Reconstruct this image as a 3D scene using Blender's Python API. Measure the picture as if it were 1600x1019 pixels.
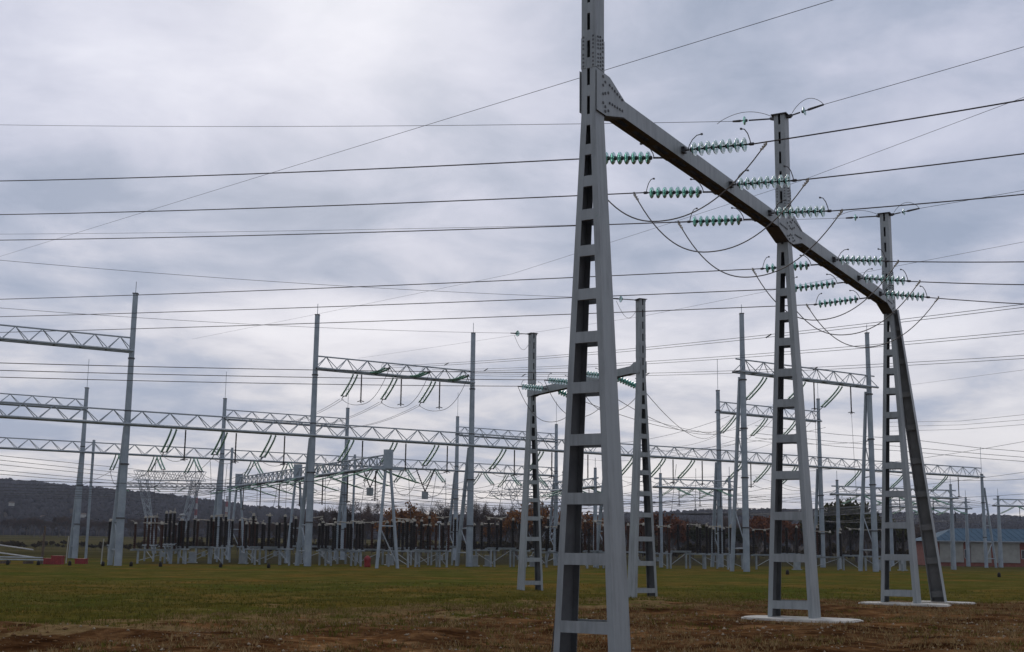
import bpy, math, random
import numpy as np
from mathutils import Vector, Matrix

for o in list(bpy.data.objects):
    bpy.data.objects.remove(o)
SC = bpy.context.scene
COL = SC.collection
random.seed(7)
rng = np.random.default_rng(11)
PI = math.pi
V = Vector

# ------------------------------------------------------------------ camera
EYE = 1.7
FPX, TILT, ROLL = 1949.0, math.radians(10.0147), 0.0125       # focal length in photo pixels (1600 wide)
_fw = V((0, math.cos(TILT), math.sin(TILT)))
_up0 = V((0, -math.sin(TILT), math.cos(TILT)))
_rt0 = V((1, 0, 0))
_rt = _rt0 * math.cos(ROLL) + _up0 * math.sin(ROLL)
_up = _up0 * math.cos(ROLL) - _rt0 * math.sin(ROLL)
cam_d = bpy.data.cameras.new('camera')
cam = bpy.data.objects.new('camera', cam_d)
COL.objects.link(cam)
cam.matrix_world = Matrix(((_rt.x, _up.x, -_fw.x, 0), (_rt.y, _up.y, -_fw.y, 0), (_rt.z, _up.z, -_fw.z, EYE), (0, 0, 0, 1)))
cam_d.sensor_fit = 'HORIZONTAL'
cam_d.sensor_width = 36.0
cam_d.lens = FPX / 1600 * 36.0
cam_d.clip_start = 0.1
cam_d.clip_end = 12000
SC.camera = cam

def at(x, y, Y):
    """survey helper: the point seen at photo pixel (x, y) that lies Y metres ahead"""
    d = _rt * ((x - 800) / FPX) - _up * ((y - 509.5) / FPX) + _fw
    return V((0, 0, EYE)) + d * (Y / d.y)

# ------------------------------------------------------------------ sky, sun, exposure
SKYZ = 31.4
SUN_AZ, SUN_EL = math.radians(-8), math.radians(25)            # azimuth from +Y towards +X
world = bpy.data.worlds.new('World')
SC.world = world
world.use_nodes = True
nt = world.node_tree
nt.nodes.clear()
N = nt.nodes.new
L = nt.links.new
def math_node(tree, op, a, b=None, c=None, clamp=False):
    n = tree.nodes.new('ShaderNodeMath'); n.operation = op; n.use_clamp = clamp
    for i, v in enumerate((a, b, c)):
        if v is None: continue
        if isinstance(v, (int, float)): n.inputs[i].default_value = v
        else: tree.links.new(v, n.inputs[i])
    return n.outputs[0]
def ramp_node(tree, fac, stops):
    n = tree.nodes.new('ShaderNodeValToRGB')
    el = n.color_ramp.elements
    while len(el) > 1: el.remove(el[-1])
    el[0].position = stops[0][0]; el[0].color = (*stops[0][1], 1)
    for p_, c_ in stops[1:]:
        e = el.new(p_); e.color = (*c_, 1)
    tree.links.new(fac, n.inputs[0])
    return n.outputs[0]
def mix_node(tree, fac, a, b, mode='MIX'):
    n = tree.nodes.new('ShaderNodeMix'); n.data_type = 'RGBA'; n.blend_type = mode
    for i, v in ((0, fac), (6, a), (7, b)):
        if isinstance(v, (int, float)): n.inputs[i].default_value = v
        elif isinstance(v, tuple): n.inputs[i].default_value = (*v, 1)
        else: tree.links.new(v, n.inputs[i])
    return n.outputs[2]
def noise_node(tree, vec, scale, detail=4, rough=.5, dist=0.0, dims='3D'):
    n = tree.nodes.new('ShaderNodeTexNoise'); n.noise_dimensions = dims
    if vec is not None: tree.links.new(vec, n.inputs['Vector'])
    n.inputs['Scale'].default_value = scale; n.inputs['Detail'].default_value = detail
    n.inputs['Roughness'].default_value = rough; n.inputs['Distortion'].default_value = dist
    return n.outputs[0]

tc = N('ShaderNodeTexCoord')
sep = N('ShaderNodeSeparateXYZ'); L(tc.outputs['Generated'], sep.inputs[0])
zz = math_node(nt, 'MAXIMUM', sep.outputs[2], 0.0)
den = math_node(nt, 'ADD', zz, 0.16)
px_ = math_node(nt, 'DIVIDE', sep.outputs[0], den)
py_ = math_node(nt, 'DIVIDE', sep.outputs[1], den)
comb = N('ShaderNodeCombineXYZ'); L(px_, comb.inputs[0]); L(py_, comb.inputs[1]); comb.inputs[2].default_value = SKYZ
big = noise_node(nt, comb.outputs[0], 0.8, 7, .5, .5)
fine = noise_node(nt, comb.outputs[0], 2.9, 9, .58, .35)
cl = math_node(nt, 'ADD', math_node(nt, 'MULTIPLY', big, .62), math_node(nt, 'MULTIPLY', fine, .38))
cloud = ramp_node(nt, cl, [(.40, (.335, .385, .485)), (.455, (.43, .47, .57)), (.51, (.555, .575, .67)), (.57, (.665, .675, .76)), (.66, (.82, .82, .88))])
# thinner, warmer cloud low over the horizon
low = math_node(nt, 'SUBTRACT', 1.0, math_node(nt, 'DIVIDE', zz, .27), clamp=True)
lowc = ramp_node(nt, cl, [(.41, (.36, .42, .55)), (.46, (.53, .55, .62)), (.51, (.78, .745, .72)), (.57, (1.0, .935, .86))])
cloud2 = mix_node(nt, math_node(nt, 'MULTIPLY', low, .85), cloud, lowc)
# brighter veil where the sun stands behind the cloud
sd = V((math.sin(SUN_AZ) * math.cos(SUN_EL), math.cos(SUN_AZ) * math.cos(SUN_EL), math.sin(SUN_EL)))
dot = N('ShaderNodeVectorMath'); dot.operation = 'DOT_PRODUCT'; L(tc.outputs['Generated'], dot.inputs[0]); dot.inputs[1].default_value = sd
dmx = math_node(nt, 'MAXIMUM', dot.outputs['Value'], 0.0)
glow = math_node(nt, 'ADD', math_node(nt, 'MULTIPLY', math_node(nt, 'POWER', dmx, 40.0), .24), math_node(nt, 'MULTIPLY', math_node(nt, 'POWER', dmx, 320.0), .9), clamp=True)
glow = math_node(nt, 'MULTIPLY', glow, math_node(nt, 'ADD', .35, math_node(nt, 'MULTIPLY', cl, 1.3)))
cloud3 = mix_node(nt, math_node(nt, 'MULTIPLY', glow, .62), cloud2, (1.0, .99, 1.0))
cloud3 = mix_node(nt, 1.0, cloud3, (.985, 1.0, 1.05), 'MULTIPLY')
sky = N('ShaderNodeTexSky'); sky.sky_type = 'NISHITA'; sky.sun_disc = False
sky.sun_elevation = SUN_EL; sky.sun_rotation = SUN_AZ
bg_sky = N('ShaderNodeBackground'); L(sky.outputs[0], bg_sky.inputs[0]); bg_sky.inputs[1].default_value = 0.08
bg_cl = N('ShaderNodeBackground'); L(cloud3, bg_cl.inputs[0]); bg_cl.inputs[1].default_value = 1.02
mixs = N('ShaderNodeMixShader'); mixs.inputs[0].default_value = .94
L(bg_sky.outputs[0], mixs.inputs[1]); L(bg_cl.outputs[0], mixs.inputs[2])
wo = N('ShaderNodeOutputWorld'); L(mixs.outputs[0], wo.inputs[0])

sun_d = bpy.data.lights.new('sun', 'SUN'); sun_d.energy = 1.2; sun_d.angle = math.radians(25); sun_d.color = (1, .93, .83)
sun = bpy.data.objects.new('sun', sun_d); COL.objects.link(sun)
sun.rotation_euler = sd.to_track_quat('Z', 'Y').to_euler()
SC.view_settings.view_transform = 'Standard'
SC.view_settings.look = 'None'
SC.view_settings.exposure = 0.0
SC.view_settings.gamma = 1.0
SC.view_settings.use_curve_mapping = False

# ------------------------------------------------------------------ materials
def mat(name, c1, c2=None, rough=.6, metal=0.0, scale=3.0, bump=0.0, bscale=40.0, trans=0.0, stretch=None, spec=.5):
    m = bpy.data.materials.new(name); m.use_nodes = True
    t = m.node_tree; b = t.nodes['Principled BSDF']
    b.inputs['Roughness'].default_value = rough; b.inputs['Metallic'].default_value = metal
    b.inputs['Specular IOR Level'].default_value = spec
    b.inputs['Transmission Weight'].default_value = trans
    b.inputs['Base Color'].default_value = (*c1, 1)
    g = t.nodes.new('ShaderNodeNewGeometry')
    vec = g.outputs['Position']
    if stretch:
        mp = t.nodes.new('ShaderNodeMapping'); mp.inputs['Scale'].default_value = stretch
        t.links.new(vec, mp.inputs[0]); vec = mp.outputs[0]
    if c2:
        n1 = noise_node(t, vec, scale, 6, .62)
        col = ramp_node(t, n1, [(.33, c1), (.67, c2)])
        t.links.new(col, b.inputs['Base Color'])
    if bump:
        n2 = noise_node(t, vec, bscale, 4, .6)
        bp = t.nodes.new('ShaderNodeBump'); bp.inputs['Strength'].default_value = bump; bp.inputs['Distance'].default_value = .02
        t.links.new(n2, bp.inputs['Height']); t.links.new(bp.outputs[0], b.inputs['Normal'])
    return m

def paint_mat(name, base, dark, chip, rough=.5):
    """weathered grey paint: soft vertical streaks, a little grime, some green primer patches"""
    m = bpy.data.materials.new(name); m.use_nodes = True
    t = m.node_tree; b = t.nodes['Principled BSDF']
    g = t.nodes.new('ShaderNodeNewGeometry')
    mp = t.nodes.new('ShaderNodeMapping'); mp.inputs['Scale'].default_value = (5, 5, .55)
    t.links.new(g.outputs['Position'], mp.inputs[0])
    st = noise_node(t, mp.outputs[0], 1.6, 6, .6)
    bl = noise_node(t, g.outputs['Position'], .9, 5, .6)
    f = math_node(t, 'ADD', math_node(t, 'MULTIPLY', st, .55), math_node(t, 'MULTIPLY', bl, .45))
    col = ramp_node(t, f, [(.36, dark), (.52, base), (.68, tuple(min(1, v * 1.13) for v in base))])
    cn = noise_node(t, g.outputs['Position'], 2.3, 8, .68, .4)
    cf = ramp_node(t, cn, [(.685, (0, 0, 0)), (.715, (1, 1, 1))])
    col = mix_node(t, math_node(t, 'MULTIPLY', cf, .55), col, chip)
    rs = noise_node(t, mp.outputs[0], 7.0, 7, .7, .2)
    col = mix_node(t, math_node(t, 'MULTIPLY', ramp_node(t, rs, [(.66, (0, 0, 0)), (.74, (1, 1, 1))]), .38), col, (.13, .085, .055))
    t.links.new(col, b.inputs['Base Color'])
    rn = math_node(t, 'ADD', math_node(t, 'MULTIPLY', bl, .3), rough - .15)
    t.links.new(rn, b.inputs['Roughness'])
    n2 = noise_node(t, g.outputs['Position'], 55, 3, .5)
    bp = t.nodes.new('ShaderNodeBump'); bp.inputs['Strength'].default_value = .12; bp.inputs['Distance'].default_value = .01
    t.links.new(n2, bp.inputs['Height']); t.links.new(bp.outputs[0], b.inputs['Normal'])
    return m

M = {}
M['inside'] = None
M['paint'] = paint_mat('grey_paint', (.235, .260, .262), (.16, .178, .18), (.11, .205, .18))
M['inside'] = mat('dark_channel_inside', (.052, .056, .058), (.105, .111, .113), .8, 0, 1.5)  # darker grey for the inward faces of the tower channels
M['strutdark'] = mat('shaded_strut', (.15, .155, .15), (.23, .235, .23), .75, 0, 1.2)  # open channel's inside: its recess shade is put into the grey
M['soffit'] = mat('shaded_soffit', (.040, .034, .026), (.085, .072, .052), .85, 0, 2.5)  # beam underside and inner faces, with their shade put into the brown
M['galv'] = mat('galvanised_steel', (.20, .24, .27), (.29, .335, .365), .55, .15, 1.1, .05)
M['frame'] = mat('dull_frame_steel', (.19, .22, .24), (.29, .325, .34), .6, .1, 2.0)
M['galv2'] = mat('galvanised_truss', (.24, .275, .30), (.33, .365, .385), .55, .15, 2.0)
M['darksteel'] = mat('dark_fittings', (.045, .045, .048), (.085, .08, .078), .55, .5, 8.0)
M['bolt'] = mat('bolt_steel', (.07, .075, .08), (.12, .12, .12), .5, .6, 20.0)
M['wire'] = mat('aluminium_wire', (.055, .048, .044), (.085, .072, .062), .6, .3, 5.0)
M['wirefar'] = mat('weathered_wire', (.07, .072, .078), (.10, .10, .105), .6, .3, .5)
M['jumper'] = mat('jumper_cable', (.085, .078, .072), (.16, .145, .125), .55, .3, 7.0)
M['clamp'] = mat('cast_clamp', (.30, .28, .24), (.42, .39, .33), .5, .4, 30.0)
M['greenstring'] = mat('green_glass_strings', (.10, .25, .165), (.19, .37, .26), .35, 0, 6.0)
M['black'] = mat('brown_black_porcelain', (.008, .007, .006), (.02, .015, .012), .6, 0, 2.0, spec=.2)
M['brown'] = mat('brown_porcelain', (.028, .013, .008), (.05, .022, .013), .6, 0, 2.0, spec=.2)
M['cream'] = mat('contact_arm', (.20, .185, .15), (.36, .335, .27), .6, .2, 1.5)
M['concrete'] = mat('concrete', (.34, .32, .275), (.58, .56, .50), .9, 0, 2.2, .3, 25)
M['cabinet'] = mat('cabinet_grey', (.19, .215, .225), (.27, .30, .31), .5, 0, 2.0)
M['red'] = mat('red_enamel', (.17, .011, .011), (.25, .02, .018), .6, 0, 5.0)
M['white'] = mat('white_pipe', (.32, .33, .33), (.46, .46, .45), .5, 0, 3.0)
M['wood'] = mat('old_wood', (.07, .05, .035), (.12, .09, .065), .85, 0, 8.0)
M['brick'] = mat('brick_wall', (.16, .05, .035), (.23, .085, .06), .85, 0, 2.0)
M['blueroof'] = mat('blue_metal_roof', (.036, .078, .118), (.05, .10, .142), .8, 0, .8, spec=.15)
M['panel'] = mat('pale_panel', (.27, .27, .24), (.36, .36, .32), .7, 0, 1.0)
M['dirtspoil'] = mat('soil', (.06, .036, .022), (.14, .095, .06), .95, 0, 3.0)
M['darkglass'] = mat('dark_window', (.015, .017, .02), None, .15)
M['bark'] = mat('bark', (.055, .045, .037), (.10, .082, .065), .9, 0, 3.0)

def glass_mat():
    m = bpy.data.materials.new('aqua_glass'); m.use_nodes = True
    t = m.node_tree; b = t.nodes['Principled BSDF']
    b.inputs['Base Color'].default_value = (.20, .51, .43, 1)
    b.inputs['Roughness'].default_value = .08
    b.inputs['IOR'].default_value = 1.35
    b.inputs['Transmission Weight'].default_value = .36
    return m
M['glass'] = glass_mat()

def leaf_mat(name, c1, c2):
    m = bpy.data.materials.new(name); m.use_nodes = True
    t = m.node_tree; b = t.nodes['Principled BSDF']
    b.inputs['Roughness'].default_value = .8; b.inputs['Specular IOR Level'].default_value = 0.0
    g = t.nodes.new('ShaderNodeNewGeometry')
    oi = t.nodes.new('ShaderNodeObjectInfo')
    f = math_node(t, 'ADD', math_node(t, 'MULTIPLY', noise_node(t, g.outputs['Position'], .7, 4, .6), .7), math_node(t, 'MULTIPLY', oi.outputs['Random'], .3))
    t.links.new(ramp_node(t, f, [(.3, c1), (.7, c2)]), b.inputs['Base Color'])
    return m
M['twig'] = leaf_mat('bare_twigs', (.055, .040, .034), (.115, .082, .064))
M['russet'] = leaf_mat('russet_leaves', (.13, .055, .022), (.27, .125, .04))
M['rust'] = leaf_mat('rust_leaves', (.10, .038, .02), (.18, .075, .035))
M['olive'] = leaf_mat('olive_leaves', (.035, .037, .014), (.075, .07, .026))
M['scrub'] = leaf_mat('scrub', (.035, .028, .018), (.085, .066, .038))
M['wood_far'] = leaf_mat('far_wood', (.044, .040, .042), (.062, .054, .051))

# ------------------------------------------------------------------ mesh helpers
class MB:
    def __init__(s): s.v = []; s.f = []; s.sm = []; s.dark = set()
    def add(s, vs, fs, smooth=False):
        k = len(s.v); s.v += [tuple(v) for v in vs]
        s.f += [tuple(i + k for i in f) for f in fs]; s.sm += [smooth] * len(fs)
    def hexa(s, c):          # 8 corners: bottom 4 ccw, top 4 ccw
        s.add(c, [(3, 2, 1, 0), (4, 5, 6, 7), (0, 1, 5, 4), (1, 2, 6, 5), (2, 3, 7, 6), (3, 0, 4, 7)])
    def box(s, a, b):
        x0, y0, z0 = a; x1, y1, z1 = b
        s.hexa([(x0, y0, z0), (x1, y0, z0), (x1, y1, z0), (x0, y1, z0), (x0, y0, z1), (x1, y0, z1), (x1, y1, z1), (x0, y1, z1)])
    def obox(s, c, ux, uy, uz):     # centre and half axes
        c = V(c)
        s.hexa([c - ux - uy - uz, c + ux - uy - uz, c + ux + uy - uz, c - ux + uy - uz, c - ux - uy + uz, c + ux - uy + uz, c + ux + uy + uz, c - ux + uy + uz])
    def tube(s, pts, r, n=6, caps=True, smooth=True):
        pts = [V(p) for p in pts]
        m_ = len(pts)
        rs = r if hasattr(r, '__len__') else [r] * m_
        ref = V((0, 0, 1))
        d0 = (pts[-1] - pts[0])
        if d0.length < 1e-9: d0 = V((0, 0, 1))
        if abs(d0.normalized().z) > .9: ref = V((1, 0, 0))
        vs = []
        for i in range(m_):
            d = (pts[min(i + 1, m_ - 1)] - pts[max(i - 1, 0)]).normalized()
            u = d.cross(ref)
            if u.length < 1e-4: u = d.cross(V((0, 1, 0)))
            u.normalize(); w = u.cross(d)
            for k in range(n):
                a = 2 * PI * (k + .5) / n
                vs.append(pts[i] + (u * math.cos(a) + w * math.sin(a)) * rs[i])
        fs = [(i * n + k, i * n + (k + 1) % n, (i + 1) * n + (k + 1) % n, (i + 1) * n + k) for i in range(m_ - 1) for k in range(n)]
        s.add(vs, fs, smooth)
        if caps:
            s.add(vs[:n], [tuple(range(n))[::-1]]); s.add(vs[-n:], [tuple(range(n))])
    def lathe(s, prof, n=14, smooth=True):     # (r, z) profile about z
        vs = [(r * math.cos(2 * PI * k / n), r * math.sin(2 * PI * k / n), z) for r, z in prof for k in range(n)]
        fs = [(i * n + k, i * n + (k + 1) % n, (i + 1) * n + (k + 1) % n, (i + 1) * n + k) for i in range(len(prof) - 1) for k in range(n)]
        s.add(vs, fs, smooth)
    def mesh(s, name):
        me = bpy.data.meshes.new(name); me.from_pydata(s.v, [], s.f)
        me.polygons.foreach_set('use_smooth', s.sm); me.update()
        return me
    def moved(s, off):
        s.v = [(x - off[0], y - off[1], z - off[2]) for x, y, z in s.v]; return s

def link(name, me, m=None, parent=None, mw=None):
    o = bpy.data.objects.new(name, me); COL.objects.link(o)
    if me is not None and m is not None and not me.materials: me.materials.append(m)
    if parent is not None: o.parent = parent
    if mw is not None: o.matrix_basis = mw
    return o
def tag(o, label=None, cat=None, group=None, kind=None):
    if label: o['label'] = label
    if cat: o['category'] = cat
    if group: o['group'] = group
    if kind: o['kind'] = kind
    return o
def thing(name, loc, label, cat, group=None):
    o = link(name, None); o.location = loc; o.empty_display_size = .2
    return tag(o, label, cat, group)
def solid(name, mb, m, parent, root_loc, kind=None):
    """mb is in world coordinates; root_loc is where the thing's Empty stands"""
    o = link(name, mb.moved(root_loc).mesh(name), m, parent)
    if kind: o['kind'] = kind
    return o
_u = MB(); _u.tube([(0, 0, 0), (0, 0, 1)], 1.0, 8)
UNIT_TUBE = _u.mesh('bar_round')
_u = MB(); _u.box((-.5, -.5, 0), (.5, .5, 1))
UNIT_BOX = _u.mesh('bar_square')
_bars = {}
def bar(name, a, b, r, m, parent, root, square=None, up=V((0, 0, 1))):
    """a straight member from a to b (world) as an object that shares its mesh with its like"""
    a, b, root = V(a), V(b), V(root)
    key = (m.name, square is not None)
    if key not in _bars:
        me = (UNIT_BOX if square is not None else UNIT_TUBE).copy(); me.materials.append(m); _bars[key] = me
    d = b - a; z = d.normalized()
    x = up.cross(z)
    if x.length < 1e-3: x = V((1, 0, 0)).cross(z)
    x.normalize(); y = z.cross(x)
    sx, sy = (square if square is not None else (r, r))
    mw = Matrix(((x.x * sx, y.x * sy, d.x, a.x - root.x), (x.y * sx, y.y * sy, d.y, a.y - root.y), (x.z * sx, y.z * sy, d.z, a.z - root.z), (0, 0, 0, 1)))
    return link(name, _bars[key], None, parent, mw)
def frame(o, z, x=None):
    z = V(z).normalized(); x = V(x) if x is not None else V((0, 0, 1))
    y = z.cross(x); y.normalize(); x = y.cross(z)
    return Matrix(((x.x, y.x, z.x, o[0]), (x.y, y.y, z.y, o[1]), (x.z, y.z, z.z, o[2]), (0, 0, 0, 1)))
def sag(a, b, s, n=24):
    a, b = V(a), V(b)
    return [a.lerp(b, i / n) - V((0, 0, 4 * s * (i / n) * (1 - i / n))) for i in range(n + 1)]
def wire(name, pts, r, label, cat='wire', group=None, m=None):
    mb = MB(); c = V(pts[0]); mb.tube(pts, r, 5, True)
    o = link(name, mb.moved(c).mesh(name), m or M['wire']); o.location = c
    return tag(o, label, cat, group)

def sstep(a, b, x):
    t = np.clip((np.asarray(x, float) - a) / (b - a), 0, 1); return t * t * (3 - 2 * t)

# ------------------------------------------------------------------ terrain
def ground_h(x, y):
    x = np.asarray(x, float); y = np.asarray(y, float)
    r = np.hypot(x, y)
    near = 1 - sstep(42, 54, y + .35 * np.abs(x - 8) * (x > 22) + .9 * np.maximum(0, 1 - x))
    z = -.47 + .47 * near
    z = z + sstep(260, 620, y) * 4.5 * (1 - sstep(-40, 120, x)) 
    bump = .05 * np.sin(x * .9 + 1.3 * np.sin(y * .31)) * np.sin(y * .7 + .6 * np.sin(x * .43)) + .035 * np.sin(x * 2.3 + y * 1.1) * np.sin(y * 1.9 - x * .8)
    z = z + bump * (1 - sstep(45, 90, r)) * sstep(1.2, 3.0, np.minimum.reduce([np.hypot(x - 7.1, y - 31.7), np.hypot(x - 12.8, y - 41.4), np.hypot(x - 14.4, y - 43)]))
    # low heaps of turned soil in the left foreground
    for hx, hy, hr, hz in ((-7.2, 23.6, 1.3, .16), (-9.4, 24.2, 1.6, .12), (-4.4, 22.8, 1.2, .07), (-2.2, 25.5, 1.6, .06), (4.8, 26.5, 1.8, .05)):
        z = z + hz * np.exp(-((x - hx) ** 2 + ((y - hy) * 1.5) ** 2) / (hr * hr))
    z = z - .17 * np.exp(-(((x - 1.4) / 4.5) ** 2 + ((y - 21.5) / 5.0) ** 2))
    return z
def gz(x, y): return float(ground_h(x, y))

xs = np.concatenate([-np.geomspace(4000, 22, 50), np.arange(-21, 34, .35), np.geomspace(35, 4000, 50)])
ys = np.concatenate([np.arange(-60, 8, 6), np.arange(8, 60, .35), np.geomspace(60.5, 5000, 80)])
gx, gy = np.meshgrid(xs, ys)
gzv = ground_h(gx, gy)
nx_, ny_ = len(xs), len(ys)
vv = np.stack([gx.ravel(), gy.ravel(), gzv.ravel()], 1)
ii = (np.arange(ny_ - 1)[:, None] * nx_ + np.arange(nx_ - 1)[None]).ravel()
ff = np.stack([ii, ii + 1, ii + nx_ + 1, ii + nx_], 1)
def np_mesh(name, v, f, smooth=True):
    me = bpy.data.meshes.new(name)
    k = f.shape[1]
    me.vertices.add(len(v)); me.vertices.foreach_set('co', np.ascontiguousarray(v, np.float32).ravel())
    me.loops.add(f.size); me.loops.foreach_set('vertex_index', np.ascontiguousarray(f, np.int32).ravel())
    me.polygons.add(len(f)); me.polygons.foreach_set('loop_start', np.arange(0, f.size, k, dtype=np.int32))
    me.polygons.foreach_set('use_smooth', np.full(len(f), smooth)); me.update(calc_edges=True)
    return me

def ground_mat():
    m = bpy.data.materials.new('grass_and_soil'); m.use_nodes = True
    t = m.node_tree; b = t.nodes['Principled BSDF']
    b.inputs['Roughness'].default_value = 1.0; b.inputs['Specular IOR Level'].default_value = 0.0
    g = t.nodes.new('ShaderNodeNewGeometry'); P = g.outputs['Position']
    s = t.nodes.new('ShaderNodeSeparateXYZ'); t.links.new(P, s.inputs[0])
    n_big = noise_node(t, P, .11, 5, .6, .4)
    n_mid = noise_node(t, P, .55, 6, .62, .3)
    n_fine = noise_node(t, P, 5.0, 6, .7)
    # far edge of the disturbed soil, further away towards the right
    edge = math_node(t, 'ADD', 36.5, math_node(t, 'MULTIPLY', math_node(t, 'MINIMUM', math_node(t, 'MAXIMUM', s.outputs[0], -14.0), 11.0), 1.25))
    d = math_node(t, 'SUBTRACT', edge, s.outputs[1])
    d = math_node(t, 'ADD', d, math_node(t, 'MULTIPLY', math_node(t, 'SUBTRACT', n_mid, .5), 36.0))
    d = math_node(t, 'ADD', d, math_node(t, 'MULTIPLY', math_node(t, 'SUBTRACT', n_big, .5), 22.0))
    dirtf = math_node(t, 'DIVIDE', math_node(t, 'ADD', d, 2.5), 8.0, clamp=True)
    grass = ramp_node(t, n_mid, [(.28, (.056, .056, .011)), (.5, (.094, .081, .018)), (.68, (.15, .11, .033))])
    gf = ramp_node(t, n_fine, [(.3, (.55, .55, .5)), (.7, (1.4, 1.4, 1.35))])
    grass = mix_node(t, 1.0, grass, gf, 'MULTIPLY')
    gl = ramp_node(t, n_big, [(.36, (.72, .95, .75)), (.5, (1, 1, 1)), (.64, (1.35, 1.02, 1.05))])
    grass = mix_node(t, 1.0, grass, gl, 'MULTIPLY')
    straw = ramp_node(t, n_fine, [(.3, (.11, .072, .030)), (.7, (.26, .175, .082))])
    n_s = noise_node(t, P, 1.6, 7, .68, .5)
    soil = ramp_node(t, n_s, [(.30, (.028, .0125, .0055)), (.46, (.085, .041, .017)), (.60, (.165, .09, .040)), (.74, (.30, .195, .095))])
    soil = mix_node(t, 1.0, soil, ramp_node(t, n_fine, [(.3, (.7, .68, .66)), (.72, (1.3, 1.3, 1.3))]), 'MULTIPLY')
    soil = mix_node(t, 1.0, soil, ramp_node(t, noise_node(t, P, .42, 5, .6, .8), [(.36, (.5, .45, .42)), (.52, (1, 1, 1)), (.66, (1.55, 1.5, 1.4))]), 'MULTIPLY')
    ring = ramp_node(t, dirtf, [(.0, (0, 0, 0)), (.3, (1, 1, 1)), (1.0, (1, 1, 1))])
    c = mix_node(t, ring, grass, straw)
    core = ramp_node(t, math_node(t, 'ADD', dirtf, math_node(t, 'MULTIPLY', math_node(t, 'SUBTRACT', n_s, .5), .8)), [(.50, (0, 0, 0)), (.72, (1, 1, 1))])
    c = mix_node(t, core, c, soil)
    # duller stubble and fallow beyond the yard
    mpf = t.nodes.new('ShaderNodeMapping'); mpf.inputs['Scale'].default_value = (.006, .05, 1); t.links.new(P, mpf.inputs[0])
    fallow = ramp_node(t, noise_node(t, mpf.outputs[0], 1.0, 4, .6), [(.38, (.034, .030, .014)), (.5, (.058, .052, .017)), (.62, (.082, .066, .030))])
    c = mix_node(t, math_node(t, 'DIVIDE', math_node(t, 'SUBTRACT', s.outputs[1], 135.0), 45.0, clamp=True), c, fallow)
    # the worn gravelly surface among the switchgear
    ua = t.nodes.new('ShaderNodeVectorMath'); ua.operation = 'DOT_PRODUCT'; t.links.new(P, ua.inputs[0]); ua.inputs[1].default_value = (-.538, .843, 0)
    dv = math_node(t, 'ADD', ua.outputs['Value'], math_node(t, 'MULTIPLY', math_node(t, 'SUBTRACT', n_mid, .5), 14.0))
    yard = math_node(t, 'MULTIPLY', math_node(t, 'DIVIDE', math_node(t, 'SUBTRACT', dv, 122.0), 8.0, clamp=True), math_node(t, 'DIVIDE', math_node(t, 'SUBTRACT', 230.0, dv), 10.0, clamp=True))
    yard = math_node(t, 'MULTIPLY', yard, math_node(t, 'DIVIDE', math_node(t, 'ADD', s.outputs[0], 44.0), 8.0, clamp=True))
    c = mix_node(t, math_node(t, 'MULTIPLY', yard, .85), c, ramp_node(t, n_s, [(.35, (.020, .019, .010)), (.6, (.052, .046, .028))]))
    t.links.new(c, b.inputs['Base Color'])
    hb = math_node(t, 'ADD', math_node(t, 'MULTIPLY', n_fine, .7), math_node(t, 'MULTIPLY', noise_node(t, P, 18.0, 4, .7), .4))
    bp = t.nodes.new('ShaderNodeBump'); bp.inputs['Strength'].default_value = .9; bp.inputs['Distance'].default_value = .12
    t.links.new(hb, bp.inputs['Height']); t.links.new(bp.outputs[0], b.inputs['Normal'])
    return m
M['ground'] = ground_mat()
ground = link('ground', np_mesh('ground', vv, ff), M['ground']); ground['kind'] = 'structure'

# wooded hills closing the view
ridge_px = [(-900, 720), (-200, 738), (0, 747), (150, 759), (250, 770), (400, 791), (600, 803), (800, 806), (1000, 799), (1200, 797), (1450, 801), (1600, 806), (2600, 800)]
RY = 1500.0
_rx = np.array([(a - 800) / FPX * RY for a, _ in ridge_px]); _rz = np.array([at(a, b_, RY).z - 11 for a, b_ in ridge_px])
def hill_h(x, y):
    a = np.asarray(x) / np.asarray(y) * RY
    return np.interp(a, _rx, _rz) * (sstep(620, 1550, y) * .9 + .1 * sstep(600, 900, y)) + 7.2 * sstep(600, 700, y) - 4 + 4 * np.sin(np.asarray(x) * .011 + 2) * np.sin(np.asarray(y) * .009) * sstep(700, 1000, y)
hx = np.linspace(-1.0, 1.0, 120); hy = np.linspace(600, 1900, 40)
ha, hb_ = np.meshgrid(hx, hy); hX = ha * hb_
hv = np.stack([hX.ravel(), hb_.ravel(), hill_h(hX, hb_).ravel()], 1)
ii = (np.arange(39)[:, None] * 120 + np.arange(119)[None]).ravel()
M['hillground'] = mat('hill_floor', (.045, .037, .03), (.075, .06, .042), .95, 0, .02, spec=0.0)
hill = link('hill', np_mesh('hill', hv, np.stack([ii, ii + 1, ii + 121, ii + 120], 1)), M['hillground']); hill['kind'] = 'structure'

def blob_cloud(name, cx, cy, cz, rx, rz, seed, label, m):
    """far trees that read as one mass: a jagged little crown each, all in one mesh"""
    r_ = np.random.default_rng(seed); n = len(cx)
    base = []
    for zt, rr in ((-.9, .55), (-.25, 1.0), (.45, .85), (.9, .38)):
        for k in range(6):
            base.append((rr * math.cos(k * PI / 3 + zt), rr * math.sin(k * PI / 3 + zt), zt))
    base = np.array(base)
    fb = [(i * 6 + k, i * 6 + (k + 1) % 6, (i + 1) * 6 + (k + 1) % 6, (i + 1) * 6 + k) for i in range(3) for k in range(6)]
    v = base[None] * np.stack([rx, rx, rz], 1)[:, None] * r_.uniform(.75, 1.2, (n, 24, 1)) + np.stack([cx, cy, cz], 1)[:, None]
    f = (np.array(fb)[None] + (np.arange(n) * 24)[:, None, None]).reshape(-1, 4)
    o = link(name, np_mesh(name, v.reshape(-1, 3), f, True), m)
    return tag(o, label, 'wood', kind='stuff')
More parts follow.
